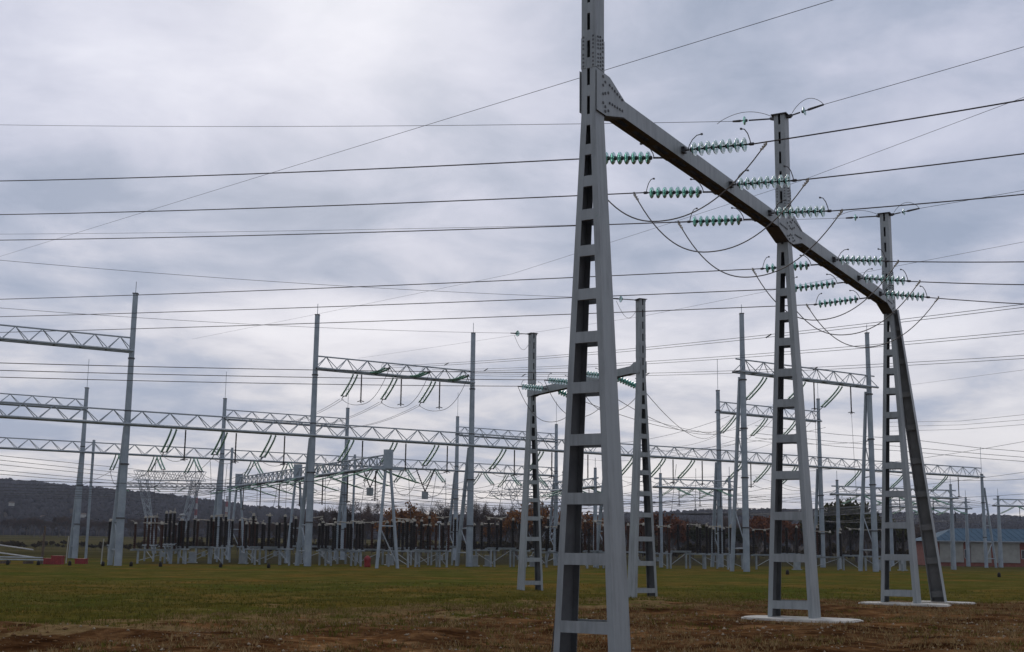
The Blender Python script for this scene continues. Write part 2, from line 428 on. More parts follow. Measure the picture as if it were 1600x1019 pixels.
n = 20000
yy = rng.uniform(660, 1620, n); xx = rng.uniform(-.62, .62, n) * yy
keep = rng.uniform(0, 1, n) < .55 + .45 * sstep(800, 1000, yy)
xx, yy = xx[keep], yy[keep]
rr = rng.uniform(2.0, 3.8, len(xx)); rz = rr * rng.uniform(.75, 1.1, len(xx))
blob_cloud('far_wood', xx, yy, hill_h(xx, yy) + rz * .8, rr, rz, 5, 'leafless brown woodland covering the distant hills', M['wood_far'])

# ------------------------------------------------------------------ the tall line gantries in the foreground
RUNGS = [.36, 1.5, 2.53, 3.55, 4.47, 5.37, 6.15, 6.95, 7.62, 8.25, 8.85, 9.42, 9.98, 10.52, 11.06, 11.6, 12.14, 12.68]
def tower_w(z): return .145 + .43 * max(0, (9.5 - z) / 9.5)         # half width across
def tower_d(z): return .18 + .15 * max(0, (9.5 - z) / 9.5)          # half depth
HT = 13.05
def line_gantry(name, O, p, nb, span, label, zshift=0, foot=-.3, strut=False, bolts=True, slim=False):
    """row of laddered towers along p with a plate beam; q is across (the way the conductors run)"""
    q = V((p.y, -p.x, 0)); O = V(O)
    root = thing(name, O, label, 'gantry')
    Z = V((0, 0, 1))
    P = lambda a, c, z: O + p * a + q * c + Z * z
    for i in range(nb + 1):
        a0 = span * i
        legs = []
        for sgn in (-1, 1):
            mb = MB(); zs = [foot, 9.5, HT]; tw = .012; fl = .115
            for z0, z1 in zip(zs[:-1], zs[1:]):
                def ring(c0, c1, d0, d1, z0=z0, z1=z1):
                    cs = []
                    for z in (z0, z1):
                        w, dd = tower_w(z), tower_d(z)
                        C = [(c0, d0), (c1, d0), (c1, d1), (c0, d1)]
                        for c, d in C:
                            cw = sgn * (w - c); dv = {'f': -dd, 'F': -dd + tw, 'b': dd, 'B': dd - tw}[d]
                            cs.append(P(a0 + dv, cw, z))
                    if sgn < 0: cs = [cs[k] for k in (3, 2, 1, 0, 7, 6, 5, 4)]
                    mb.hexa(cs)
                    return len(mb.f) - 6
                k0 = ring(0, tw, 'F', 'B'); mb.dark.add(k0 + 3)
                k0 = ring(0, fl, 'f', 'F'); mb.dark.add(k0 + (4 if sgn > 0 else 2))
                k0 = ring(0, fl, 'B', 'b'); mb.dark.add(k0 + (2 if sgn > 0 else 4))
                continue
                ring(0, tw, 'F', 'B')                # web
                ring(0, fl, 'f', 'F')                # front flange
                ring(0, fl, 'B', 'b')                # rear flange
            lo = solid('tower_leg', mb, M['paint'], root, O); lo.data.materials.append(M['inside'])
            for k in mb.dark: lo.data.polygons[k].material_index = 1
            legs.append(lo)
        for k, zr in enumerate(RUNGS):
            hh = .10 if zr < 9 else .105
            for s2 in (-1, 1):
                mb = MB(); cs = []
                for z in (zr - hh, zr + hh):
                    wi = tower_w(z) - .1; dd = tower_d(z)
                    d0, d1 = (-dd + .003, -dd + .011) if s2 < 0 else (dd - .011, dd - .003)
                    cs += [P(a0 + d0, -wi, z), P(a0 + d0, wi, z), P(a0 + d1, wi, z), P(a0 + d1, -wi, z)]
                mb.hexa(cs)
                if s2 < 0:
                    # turned-in lower lip
                    wi = tower_w(zr - hh) - .1; dd = tower_d(zr - hh)
                    mb.hexa([P(a0 - dd + .011, -wi, zr - hh), P(a0 - dd + .011, wi, zr - hh), P(a0 - dd + .07, wi, zr - hh), P(a0 - dd + .07, -wi, zr - hh),
                             P(a0 - dd + .011, -wi, zr - hh + .01), P(a0 - dd + .011, wi, zr - hh + .01), P(a0 - dd + .07, wi, zr - hh + .01), P(a0 - dd + .07, -wi, zr - hh + .01)])
                solid('batten', mb, M['paint'], legs[0], O)
        # cap plate
        mb = MB(); mb.obox(P(a0, 0, HT + .012), p * .24, q * .21, Z * .012); mb.obox(P(a0, .2, HT - .03), p * .05, q * .05, Z * .03); mb.obox(P(a0, -.2, HT - .03), p * .05, q * .05, Z * .03)
        solid('cap_plate', mb, M['darksteel'], root, O)
        # splice plates with bolts a little above the beam
        mb = MB()
        for sgn in (-1, 1):
            mb.obox(P(a0, sgn * .15, 10.72), p * .178, q * .005, Z * .30)
            for c in (-.098, .098):
                mb.obox(P(a0 + sgn * .185, c, 10.72), p * .005, q * .047, Z * .30)
        sp = solid('splice_plate', mb, M['paint'], root, O)
        if bolts:
            mb = MB()
            for zb in [10.46 + .075 * k for k in range(4)] + [10.80 + .075 * k for k in range(4)]:
                for c in (-.1, .1):
                    mb.obox(P(a0 - .192, c, zb), p * .009, q * .015, Z * .015)
                for dv in (-.10, 0, .10):
                    mb.obox(P(a0 + dv, .158, zb + .03 * (dv == 0)), p * .016, q * .01, Z * .016)
            b = solid('bolt_rows', mb, M['bolt'], sp, O); b['kind'] = 'stuff'
    # beam per bay
    zb0, zb1, hw = 9.79, 10.13, .17
    for i in range(nb):
        a0, a1 = span * i + .19, span * (i + 1) - .19
        mb = MB()
        for sgn in (-1, 1):
            mb.obox(P((a0 + a1) / 2, sgn * (hw - .006), (zb0 + zb1) / 2), p * ((a1 - a0) / 2), q * .006, Z * ((zb1 - zb0) / 2))
            for z in (zb0 + .006, zb1 - .006):
                mb.obox(P((a0 + a1) / 2, sgn * (hw - .012 - .05), z), p * ((a1 - a0) / 2), q * .05, Z * .006)
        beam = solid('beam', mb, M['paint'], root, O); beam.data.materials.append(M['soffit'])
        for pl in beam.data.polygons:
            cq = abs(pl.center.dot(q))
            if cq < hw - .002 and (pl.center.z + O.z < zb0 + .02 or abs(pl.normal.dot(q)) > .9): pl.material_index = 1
        nbt = 11
        for k in range(nbt):
            aa = a0 + .5 + (a1 - a0 - 1.0) * k / (nbt - 1)
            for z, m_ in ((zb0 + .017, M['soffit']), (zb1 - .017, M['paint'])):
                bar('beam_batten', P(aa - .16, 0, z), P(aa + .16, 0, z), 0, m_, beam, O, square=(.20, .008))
        # gusset plates at both ends, both faces, plus the bent soffit plate
        for e, (ab, sg) in enumerate(((span * i, 1), (span * (i + 1), -1))):
            for sgn in (-1, 1):
                mb = MB(); c0, c1 = sgn * (hw + .001), sgn * (hw + .011)
                prof = [(-.19, 9.58), (.19, 9.58), (1.02, 9.80), (1.02, 10.12), (.36, 10.38), (-.19, 10.38)]
                if slim: prof = [(-.19, 9.75), (.19, 9.75), (.62, 9.80), (.62, 10.12), (.3, 10.26), (-.19, 10.26)]
                if i > 0 and e == 0 or (i < nb - 1 and e == 1): prof = [(.0, 9.58)] + prof[1:5] + [(.0, 10.38)]
                v = [P(ab + sg * a, c0, z) for a, z in prof] + [P(ab + sg * a, c1, z) for a, z in prof]
                k = len(prof)
                fs = [tuple(range(k)), tuple(range(2 * k - 1, k - 1, -1))] + [(j, j + k, (j + 1) % k + k, (j + 1) % k) for j in range(k)]
                if sg * sgn > 0: fs = [f[::-1] for f in fs]
                mb.add(v, fs)
                gp = solid('gusset_plate', mb, M['paint'], beam, O)
                if bolts and sgn > 0:
                    mb = MB()
                    pts = [(.06 + .0 * j, 10.30 - .17 * j) for j in range(4)] + [(.15, 10.22), (.15, 10.0), (.15, 9.74), (.15, 9.65)] + [(.34 + .11 * j, 10.22 - .022 * j) for j in range(6)] + [(.34 + .11 * j, 9.87 + .004 * j) for j in range(6)] + [(.28, 9.70), (.28, 10.05)]
                    for a, z in pts:
                        mb.obox(P(ab + sg * a, c1 + .008, z), p * .02, q * .009, Z * .02)
                    b = solid('bolt_rows', mb, M['bolt'], beam, O); b['kind'] = 'stuff'
            if slim: continue
            mb = MB()
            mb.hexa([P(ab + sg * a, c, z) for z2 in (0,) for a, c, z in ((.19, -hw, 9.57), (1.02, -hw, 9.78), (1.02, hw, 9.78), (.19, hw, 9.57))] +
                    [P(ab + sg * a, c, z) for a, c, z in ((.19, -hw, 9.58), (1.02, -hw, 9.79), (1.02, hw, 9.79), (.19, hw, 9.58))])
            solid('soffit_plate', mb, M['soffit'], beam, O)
    if strut:
        # raking strut of the end tower: an open channel
        a_top, a_bot = P(span * nb + .10, .12, 9.72), P(span * nb + 2.1, .80, foot)
        d = (a_bot - a_top); zc = d.normalized(); ux = (p - zc * p.dot(zc)).normalized(); uy = zc.cross(ux)
        if uy.dot(q) < 0: uy = -uy
        mb = MB()
        for s0, w in ((0, .19), (1, .23)):
            pass
        def seg(x0, x1, y0, y1):
            c = []
            for pt, k in ((a_bot, 1.12), (a_top, .75)):
                c += [pt + ux * (x * k) + uy * (y * k) for x, y in ((x0, y0), (x1, y0), (x1, y1), (x0, y1))]
            mb.hexa(c)
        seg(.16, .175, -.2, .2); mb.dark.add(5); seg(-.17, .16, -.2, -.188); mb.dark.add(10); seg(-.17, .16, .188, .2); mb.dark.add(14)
        st = solid('raking_strut', mb, M['paint'], root, O)
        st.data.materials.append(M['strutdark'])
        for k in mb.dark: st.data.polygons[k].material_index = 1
        for k in range(9):
            t_ = .06 + k * .11
            c = a_bot.lerp(a_top, t_)
            kk = 1.12 + (.75 - 1.12) * t_
            bar('stiffener', c - uy * .186 * kk, c + uy * .186 * kk, 0, M['strutdark'], st, O, square=(.2 * kk, .012), up=zc.cross(uy))
    return root, P, q

TH = .52716
p_main = V((math.sin(TH), math.cos(TH), 0))
O_main = V((1.365 + .09 * math.cos(TH), 22.05 - .09 * math.sin(TH), 0))
SP = 11.235
g_main, PM, q_main = line_gantry('line_gantry', O_main, p_main, 2, SP, 'big grey gantry of three laddered steel towers joined by a sloping-looking plate beam', strut=True)

# foundations
for a, c, la, lc, lab in ((SP - .25, .25, .75, 1.42, 'pale concrete pad under the middle tower of the big gantry'), (2 * SP - .25, .2, .75, 1.40, 'pale concrete pad under the farthest tower of the big gantry'),
                          (2 * SP + 2.1, .9, .5, 1.0, 'small pale concrete pad under the raking strut of the big gantry')):
    c0 = PM(a, c, 0); g0 = gz(c0.x, c0.y)
    mb = MB()
    for k, (sx, z0, z1) in enumerate(((1.0, -.15, .035), (.96, .035, .055))):
        n_ = 20; ring0 = []
        for j in range(n_):
            t_ = 2 * PI * j / n_
            e = (abs(math.cos(t_)) ** 5 + abs(math.sin(t_)) ** 5) ** -.2
            wob = 1 + .03 * math.sin(3 * t_ + a)
            ring0.append((p_main * (la * sx * e * math.sin(t_) * wob) + q_main * (lc * sx * e * math.cos(t_) * wob)))
        v = [r0 + V((0, 0, z0)) for r0 in ring0] + [r0 + V((0, 0, z1)) for r0 in ring0]
        mb.add(v, [(j, (j + 1) % n_, n_ + (j + 1) % n_, n_ + j) for j in range(n_)][::1] + [tuple(range(n_, 2 * n_))])
        mb.f = mb.f
    o = link('concrete_pad', mb.mesh('concrete_pad'), M['concrete']); o.location = (c0.x, c0.y, g0)
    tag(o, lab, 'foundation')

# second gantry, farther, half hidden behind the near tower
DL, DR = V((1.07, 64.0, -.45)), V((5.72, 54.6, -.45))
pD = (DR - DL); SD = pD.length; pD.normalize()
g_far, PD, qD = line_gantry('line_gantry', DL, pD, 1, SD, 'smaller-looking twin-tower grey gantry standing behind the nearest tower', bolts=False, slim=True)
qD_right = qD if qD.x > 0 else -qD     # across, pointing right and away
sD = 1 if qD.x > 0 else -1

# ------------------------------------------------------------------ glass insulator strings
prof = [(.0, .052), (.030, .050), (.034, .020), (.06, .014), (.100, .004), (.127, -.016), (.129, -.023), (.122, -.026), (.105, -.012), (.095, -.024), (.086, -.010), (.072, -.022), (.062, -.008), (.04, -.014), (.0, -.014)]
_m = MB(); _m.lathe(prof, 18)
DISC = _m.mesh('glass_disc'); DISC.materials.append(M['glass'])
_m = MB(); _m.lathe([(.0, .066), (.030, .064), (.042, .054), (.045, .022), (.034, .0205)], 10); _m.tube([(0, 0, -.0145), (0, 0, -.09)], .016, 6)
CAP = _m.mesh('disc_cap'); CAP.materials.append(M['darksteel'])
NTH = 'first second third fourth fifth sixth seventh eighth ninth tenth eleventh twelfth thirteenth fourteenth fifteenth sixteenth seventeenth eighteenth nineteenth twentieth twenty-first twenty-second'.split()
ORD = ['first', 'second', 'third', 'fourth', 'fifth', 'sixth']
def string(A, B, nd, label, group, horns=True, lead=.20, pitch=.146, sc=1.22, outer=None):
    """cap-and-pin string from the steelwork A to the dead-end clamp B"""
    A, B = V(A), V(B); d = (B - A).normalized(); Lt = (B - A).length
    root = thing('insulator_string', A, label, 'insulator', group)
    mb = MB(); mb.tube([A - d * .04, A + d * (lead - .04)], .022, 6); mb.obox(A + d * .03, d * .05, d.cross(V((0, 0, 1))).normalized() * .045, V((0, 0, .03)))
    solid('shackle', mb, M['darksteel'], root, A)
    cap_top = -d
    for k in range(nd):
        c = A + d * (lead + .06 + pitch * k)
        mw = frame(c - A, -d) @ Matrix.Scale(sc, 4)
        dd = link('disc', DISC, None, root, mw)
        link('cap', CAP, None, dd)
    e0 = A + d * (lead + pitch * nd)
    mb = MB(); mb.tube([e0, e0 + d * .06, e0 + d * .12, B], [.018, .036, .034, .026], 6)
    solid('dead_end_clamp', mb, M['darksteel'], root, A)
    if horns:
        for e, bs, dr, hh in ((A + d * (lead - .06), 1, 1, .30), (e0 + d * .06, -1, -.65, .33)):
            mb = MB(); u = V((0, 0, 1))
            mb.tube([e, e + u * .10 + d * .03 * dr, e + u * (hh * .72) + d * .10 * dr, e + u * hh + d * (.20 * dr), e + u * (hh + .015) + d * (.30 * dr)], .011, 6)
            mb.obox(e + u * (hh + .015) + d * (.31 * dr), d * .02, u * .018, d.cross(u) * .018)
            solid('arcing_horn', mb, M['darksteel'], root, A)
    return root

phases = [3.9, 6.75, 9.5, 15.2, 17.9, 20.55]
Zr = [(9.98, 9.88, 10.20), (9.97, 9.86, 10.04), (9.96, 9.82, 9.93), (9.95, 9.74, 9.62), (9.93, 9.68, 9.54), (9.92, 9.66, 9.47)]
Qr = [7.02, 6.6, 6.21, 5.37, 5.0, 4.62]
Zl = [(9.9, 10.12, 12.63), (9.88, 10.07, 12.72), (9.88, 10.0, 12.85), (9.88, 9.90, 12.29), (9.87, 9.80, 12.24), (9.86, 9.75, 12.16)]
Ql = [-21.91, -25.56, -29.11, -36.43, -39.8, -43.18]
Zlow = [8.5, 8.44, 8.38, 8.22, 8.2, 8.2]
for i, a in enumerate(phases):
    w = ORD[i]
    zr, zl = Zr[i], Zl[i]
    string(PM(a, .16, zr[0]), PM(a, 1.74, zr[1]), 8, f'green glass insulator string on the right of the beam, {w} from the nearest tower', 'glass strings on the big gantry', pitch=.157, sc=1.16)
    string(PM(a, -.18, zl[0] - .03), PM(a, -1.98, zl[1]), 8, f'green glass insulator string on the left of the beam, {w} from the nearest tower', 'glass strings on the big gantry', lead=.36, pitch=.168, sc=1.08)
    # bracket ears on the beam face (part of the gantry)
    mb = MB()
    for dz in (.05, -.05):
        mb.obox(PM(a, .19, zr[0] + dz), p_main * .07, q_main * .05, V((0, 0, .012)))
    mb.obox(PM(a, .162, zr[0]), p_main * .10, q_main * .008, V((0, 0, .10)))
    solid('string_bracket', mb, M['darksteel'], g_main, O_main)
    mb = MB(); mb.obox(PM(a, -.19, zl[0] - .03), p_main * .08, q_main * .03, V((0, 0, .05)))
    solid('string_bracket', mb, M['darksteel'], g_main, O_main)
    # conductors, straight on through the picture
    s0, s1 = PM(a, 1.70, zr[1]), PM(a, Qr[i], zr[2])
    far = s0 + (s1 - s0) * 6
    wire('conductor', sag(s0, far, .5, 30), .0155, f'dark line conductor leaving right from the {w} string from the nearest tower', 'wire', 'conductors of the big gantry')
    s0, s1 = PM(a, -1.96, zl[1]), PM(a, Ql[i], zl[2])
    far = s0 + (s1 - s0) * 1.9
    wire('conductor', sag(s0, far, .25, 30), .0155, f'dark line conductor leaving left from the {w} string from the nearest tower', 'wire', 'conductors of the big gantry')
    # slack jumper loop under the beam
    R0, L0 = PM(a, 2.0, zr[1] - .02), PM(a, -2.25, zl[1] + .02)
    low_ = PM(a, -.25, Zlow[i])
    pts = []
    for k in range(33):
        u = k / 32 * 2 - 1
        if u < 0: e, ex = L0, 2.35
        else: e, ex = R0, 2.1
        c = low_.lerp(e, abs(u)); c.z = low_.z + (e.z - low_.z) * abs(u) ** ex
        pts.append(c)
    jr = thing('jumper', low_, f'slack jumper loop under the beam, {w} from the nearest tower', 'cable', 'jumpers of the big gantry')
    mb = MB(); mb.tube(pts, .0145, 6); solid('loop', mb, M['jumper'], jr, low_)
    for e, nxt in ((R0, pts[-3]), (L0, pts[2])):
        mb = MB(); mb.tube([e + V((0, 0, .03)), e - V((0, 0, .03)), e.lerp(nxt, .45)], [.026, .024, .018], 6)
        for k in range(3):
            mb.obox(e.lerp(nxt, .08 + .13 * k), q_main * .03, p_main * .024, V((0, 0, .012)))
        solid('lug', mb, M['clamp'], jr, low_)

# earth wires on the tower tops
for i, (zl_, ql_, zle, zre, qre, nm) in enumerate(((13.1, -1.25, (-32.0, 18.35), (6.19, 14.02), 6.19, 'middle'), (13.06, -1.2, (-46.4, 18.06), (4.57, 13.52), 4.57, 'farthest'))):
    a = SP * (i + 1)
    A, B = PM(a, -.22, HT - .02), PM(a, -1.35, zl_ + .04)
    string(A, B, 1, f'single glass disc on the left of the {nm} tower top', 'earth wire discs', False, lead=.72, sc=.95)
    s1 = PM(a, *zle)
    wire('earth_wire', sag(B, B + (s1 - B) * 1.7, .3), .008, f'thin earth wire running left from the {nm} tower top', 'wire', None, M['wirefar'])
    A, C_ = PM(a, .22, HT - .02), PM(a, 1.15, HT + (.14 if i == 0 else .08))
    string(A, C_, 1, f'single glass disc on the right of the {nm} tower top', 'earth wire discs', False, lead=.34, sc=.95)
    s1 = PM(a, *zre)
    wire('earth_wire', sag(C_, C_ + (s1 - C_) * 7, .4), .008, f'thin earth wire running right from the {nm} tower top', 'wire', None, M['wirefar'])
    for e0, e1, hh, s_ in ((PM(a, -.2, HT), B - q_main * .45, .25, 'left'), (PM(a, .3, HT + .05), C_, .28, 'right')):
        pts = [V(e0).lerp(V(e1), k / 14) + V((0, 0, hh * math.sin(PI * k / 14) ** .8)) for k in range(15)]
        wire('bonding_lead', pts, .008, f'thin arched bonding lead on the {s_} of the {nm} tower top', 'cable', None, M['jumper'])

# far twin gantry strings and wires
left_px = [582, 571, 559]
for i, a in enumerate((1.9, 4.7, 7.6)):
    w = ORD[i]
    A = PD(a, -sD * .17, 9.95 + .0); B = A - qD_right * 1.6 + V((0, 0, .03))
    string(A, B, 8, f'green glass string on the left of the farther gantry, {w} from its left tower', 'glass strings on the farther gantry', True)
    k_ = (B.x + .41 * B.y) / (.86 + .41 * .5)
    E_ = B - qD_right * (k_ + 6); tgt = at(0, left_px[i], (B - qD_right * k_).y)
    s1 = B - qD_right * k_; s1.z = tgt.z
    wire('conductor', sag(B, B + (s1 - B) * 1.7, .2), .016, f'dark conductor running left from the farther gantry, {w} from its left tower', 'wire', 'conductors of the farther gantry')
    A2 = PD(a + .3, sD * .17, 9.9); B2 = A2 + qD_right * 1.55 - V((0, 0, .45))
    string(A2, B2, 8, f'green glass string on the right of the farther gantry, {w} from its left tower', 'glass strings on the farther gantry', True)
    lowp = PD(a, 0, 8.3)
    pts = []
    for k in range(25):
        u = k / 24 * 2 - 1; e = B if u < 0 else B2
        c = lowp.lerp(e, abs(u)); c.z = lowp.z + (e.z - lowp.z) * abs(u) ** 2.2; pts.append(c)
    wire('jumper', pts, .015, f'slack jumper loop under the farther gantry beam, {w} from its left tower', 'cable', None, M['jumper'])
    tx = [(1205, 645), (1165, 653), (1130, 664)][i]
    wire('conductor', sag(B2, at(tx[0], tx[1], 156), 2.0), .017, f'dark conductor dropping right from the farther gantry, {w} from its left tower', 'wire', 'conductors of the farther gantry')
for px, D0, nm, y0 in ((0, PD(0, 0, HT), 'left', 477), (0, PD(SD, 0, HT), 'right', 404)):
    E_ = at(-200, y0 - (12 if nm == 'left' else 16), 44)
    A = D0 - qD_right * .2 - V((0, 0, .03)); d_ = (E_ - A).normalized()
    string(A, A + d_ * 1.25, 1, f'single glass disc on the {nm} tower top of the farther gantry', 'earth wire discs', False, lead=.7)
    wire('earth_wire', sag(A + d_ * 1.25, E_, .25), .0085, f'thin earth wire running left from the {nm} tower top of the farther gantry', 'wire', None, M['wirefar'])
    e1 = A + d_ * 1.0
    pts = [D0.lerp(e1, k / 12) - V((0, 0, .1 + .75 * math.sin(PI * k / 12))) for k in range(13)]
    wire('bonding_lead', pts, .009, f'thin slack bonding lead below the {nm} tower top of the farther gantry', 'cable', None, M['jumper'])

# ------------------------------------------------------------------ the switchyard
GZ = -.47
uA = V((15.9, 10.2, 0)).normalized(); vA = V((-uA.y, uA.x, 0))       # along the rows / away from the camera
def column(root, base, top, z_low, strut_len, r0, r1, spike=2.0, rings=True, root_loc=None, strut_dir=None):
    rl = root_loc
    b = V((base.x, base.y, GZ - .1))
    mb = MB(); zs = [GZ - .1, z_low, top]
    mb.tube([V((b.x, b.y, z)) for z in (GZ - .1, GZ + (z_low - GZ) * .5, z_low, (z_low + top) / 2, top)], [r0, r0 * .95, (r0 + r1) * .5, r1 * 1.05, r1], 10)
    c = solid('column', mb, M['galv'], root, rl)
    mb = MB(); mb.box((b.x - r1 * .95, b.y - r1 * .95, top), (b.x + r1 * .95, b.y + r1 * .95, top + .1)); solid('column_cap', mb, M['darksteel'], c, rl)
    if spike: bar('lightning_spike', V((b.x, b.y, top)), V((b.x, b.y, top + spike)), .03, M['galv'], c, rl)
    if rings:
        z = GZ + 4.2
        while z < top - 2:
            mb = MB(); mb.tube([V((b.x, b.y, z)), V((b.x, b.y, z + .12))], r0 * 1.22 if z < z_low else r1 * 1.3, 10, True)
            solid('flange', mb, M['darksteel'], c, rl); z += 4.9
    if strut_len:
        d = strut_dir or vA
        f = b + d * strut_len; t_ = V((b.x, b.y, z_low - .2)) + d * .45
        mb = MB(); mb.tube([f, f.lerp(t_, .5), t_], [r0 * .66, r0 * .62, r0 * .55], 8)
        s = solid('rear_leg', mb, M['galv'], root, rl)
        nr = 4
        for k in range(nr):
            t2 = .12 + .2 * k; z = b.z + (z_low - b.z) * t2
            bar('rung', V((b.x, b.y, z)), f.lerp(t_, t2), .07, M['galv2'], s, rl)
            if k % 2 == 0 and k < nr - 1:
                t3 = .12 + .2 * (k + 1)
                bar('brace', V((b.x, b.y, z)), f.lerp(t_, t3), .06, M['galv2'], s, rl)
    return c

def truss(root, rl, A, B, zb, hgt=1.28, hwid=.5, panels=7, rc=.075, rd=.042, bottoms=2):
    """three-chord lattice beam; the lower chords lie at zb"""
    A, B = V((A[0], A[1], zb)), V((B[0], B[1], zb)); d = (B - A).normalized(); Ln = (B - A).length
    w = V((-d.y, d.x, 0)) * hwid; up = V((0, 0, hgt))
    mb = MB(); mb.tube([A - w, B - w], rc * 1.5, 6); mb.tube([A + w, B + w], rc * 1.5, 6)
    bm = solid('lattice_beam', mb, M['galv2'], root, rl)
    bar('top_chord', A + up, B + up, rc, M['galv2'], bm, rl)
    st = Ln / panels
    for k in range(panels):
        a0, a1, am = A + d * (st * k), A + d * (st * (k + 1)), A + d * (st * (k + .5)) + up
        for sg in (-1, 1):
            bar('diagonal_bar', a0 + w * sg, am, rd, M['galv2'], bm, rl)
            bar('diagonal_bar', am, a1 + w * sg, rd, M['galv2'], bm, rl)
        bar('cross_bar', a0 - w, a0 + w, rd * 1.6, M['darksteel'], bm, rl)
    return bm

# --- row A (nearest tall row), surveyed columns
A1 = at(184, 882, 115); A1.z = 0; _a3 = at(733, 888, 134.8); _a3.z = 0; stepA = (_a3 - A1) / 2
Acol = [A1 + stepA * k for k in range(-1, 7)]          # [0] is out of frame to the left, [6],[7] reach right
Aend = A1 + stepA * 6.63
gA = thing('lattice_gantry', V((Acol[1].x, Acol[1].y, GZ)), 'nearest row of tall galvanised columns with a long lattice beam across the yard', 'gantry')
rlA = gA.location.copy()
ZA_lo, ZA_up = 12.35, 19.15
for k, c in enumerate(Acol[:5]):
    column(gA, c, 24.6, ZA_lo, 2.6, .37, .25, 1.2, root_loc=rlA)
Acol[5] = at(1126, 880, 153); Acol[6] = at(1286, 880, 163)
for k in (5, 6): Acol[k].z = 0
column(gA, Acol[6], 21.2, ZA_lo, 1.5, .34, .22, 3.0, root_loc=rlA)
column(gA, Aend, 12.7, ZA_lo - 1.3, 2.2, .26, .2, 4.0, root_loc=rlA, strut_dir=uA)
seq = Acol[:5] + [Acol[5] + V((0, 0, 0))] + Acol[6:8] + [Aend]
seq = [Acol[0], Acol[1], Acol[2], Acol[3], Acol[4], Acol[5], Acol[6], Aend]
for a, b in zip(seq[:-1], seq[1:]):
    n_ = max(4, round((b - a).length / 2.65))
    truss(gA, rlA, a, b, ZA_lo, panels=n_)
for a, b in ((Acol[0], Acol[1]), (Acol[2], Acol[3])):
    truss(gA, rlA, a, b, ZA_up, panels=8)
truss(gA, rlA, Acol[5] , Acol[6], 18.3, panels=7)
column(gA, Acol[5], 20.9, ZA_lo, 1.5, .36, .24, 4.0, root_loc=rlA)

# --- row E (separate taller portal on the right)
E1, E2 = V((23.3, 124.5, 0)), V((39.0, 135.0, 0))
gE = thing('lattice_gantry', V((E1.x, E1.y, GZ)), 'tall two-column lattice portal seen between the middle and farthest big towers', 'gantry')
rlE = gE.location.copy()
for c in (E1, E2): column(gE, c, 25.2, 19.0, 2.1, .33, .24, 1.0, root_loc=rlE)
truss(gE, rlE, E1 - uA * .9, E2 + uA * .9, 19.25, panels=8)

# --- row B (behind A)
B1 = at(117, 869, 160); B1.z = 0; _b5 = at(868, 884, 201); _b5.z = 0; stepB = (_b5 - B1) / 4; Bcol = [B1 + stepB * k for k in range(-1, 5)]
gB = thing('lattice_gantry', V((B1.x, B1.y, GZ)), 'second row of galvanised columns with lattice beams, behind the nearest row', 'gantry')
rlB = gB.location.copy(); ZB_lo, ZB_up = 12.9, 18.35
for k, c in enumerate(Bcol):
    column(gB, c, 21.1, ZB_lo, 2.6, .37, .25, 3.8, root_loc=rlB)
for a, b in zip(Bcol[:-1], Bcol[1:]): truss(gB, rlB, a, b, ZB_lo, panels=7)
for a, b in ((Bcol[0], Bcol[1]), (Bcol[2], Bcol[3]), (Bcol[4], Bcol[5])): truss(gB, rlB, a, b, ZB_up, panels=7)
for k, c in enumerate(Bcol[1:4]):
    cc = c + uA * 1.3 - vA * .2
    mb = MB(); mb.tube([V((cc.x, cc.y, GZ)), V((cc.x, cc.y, ZB_lo + 1.6))], .17, 8); solid('side_post', mb, M['galv'], gB, rlB)

# --- row C: lower busbar gantry running away from the camera
Ccol = [V((-11.6, 119, 0)), V((-24.2, 143, 0)), V((-35.5, 164.5, 0))]
gC = thing('lattice_gantry', V((Ccol[0].x, Ccol[0].y, GZ)), 'low lattice busbar gantry on splayed legs running away under the tall rows', 'gantry')
rlC = gC.location.copy()
dC = (Ccol[1] - Ccol[0]).normalized(); wC = V((dC.y, -dC.x, 0))
for c in Ccol:
    for sg in (-1, 1):
        mb = MB(); mb.tube([V((c.x, c.y, GZ - .1)) + wC * (1.05 * sg) - dC * .5, V((c.x, c.y, 8.8)) + wC * (.25 * sg)], [.17, .14], 8)
        lg = solid('splayed_leg', mb, M['galv'], gC, rlC)
    f = lambda t_, sg: (V((c.x, c.y, GZ)) + wC * (1.05 * sg) - dC * .5).lerp(V((c.x, c.y, 8.8)) + wC * (.25 * sg), t_)
    bar('leg_tie', f(.42, -1), f(.42, 1), .07, M['galv2'], lg, rlC)
    bar('leg_brace', f(.40, -1), f(.03, 1), .06, M['galv2'], lg, rlC)
    mb = MB(); mb.box((c.x - .42, c.y - .42, 8.8), (c.x + .42, c.y + .42, 10.6)); solid('head_box', mb, M['galv'], gC, rlC)
    mb = MB(); mb.obox((c.x, c.y, 8.85), wC * 1.5, dC * .25, V((0, 0, .16))); solid('head_crossbeam', mb, M['galv'], gC, rlC)
for a, b in zip(Ccol[:-1], Ccol[1:]):
    truss(gC, rlC, a, b, 9.0, hgt=1.15, hwid=.45, panels=14, rc=.08, rd=.05)

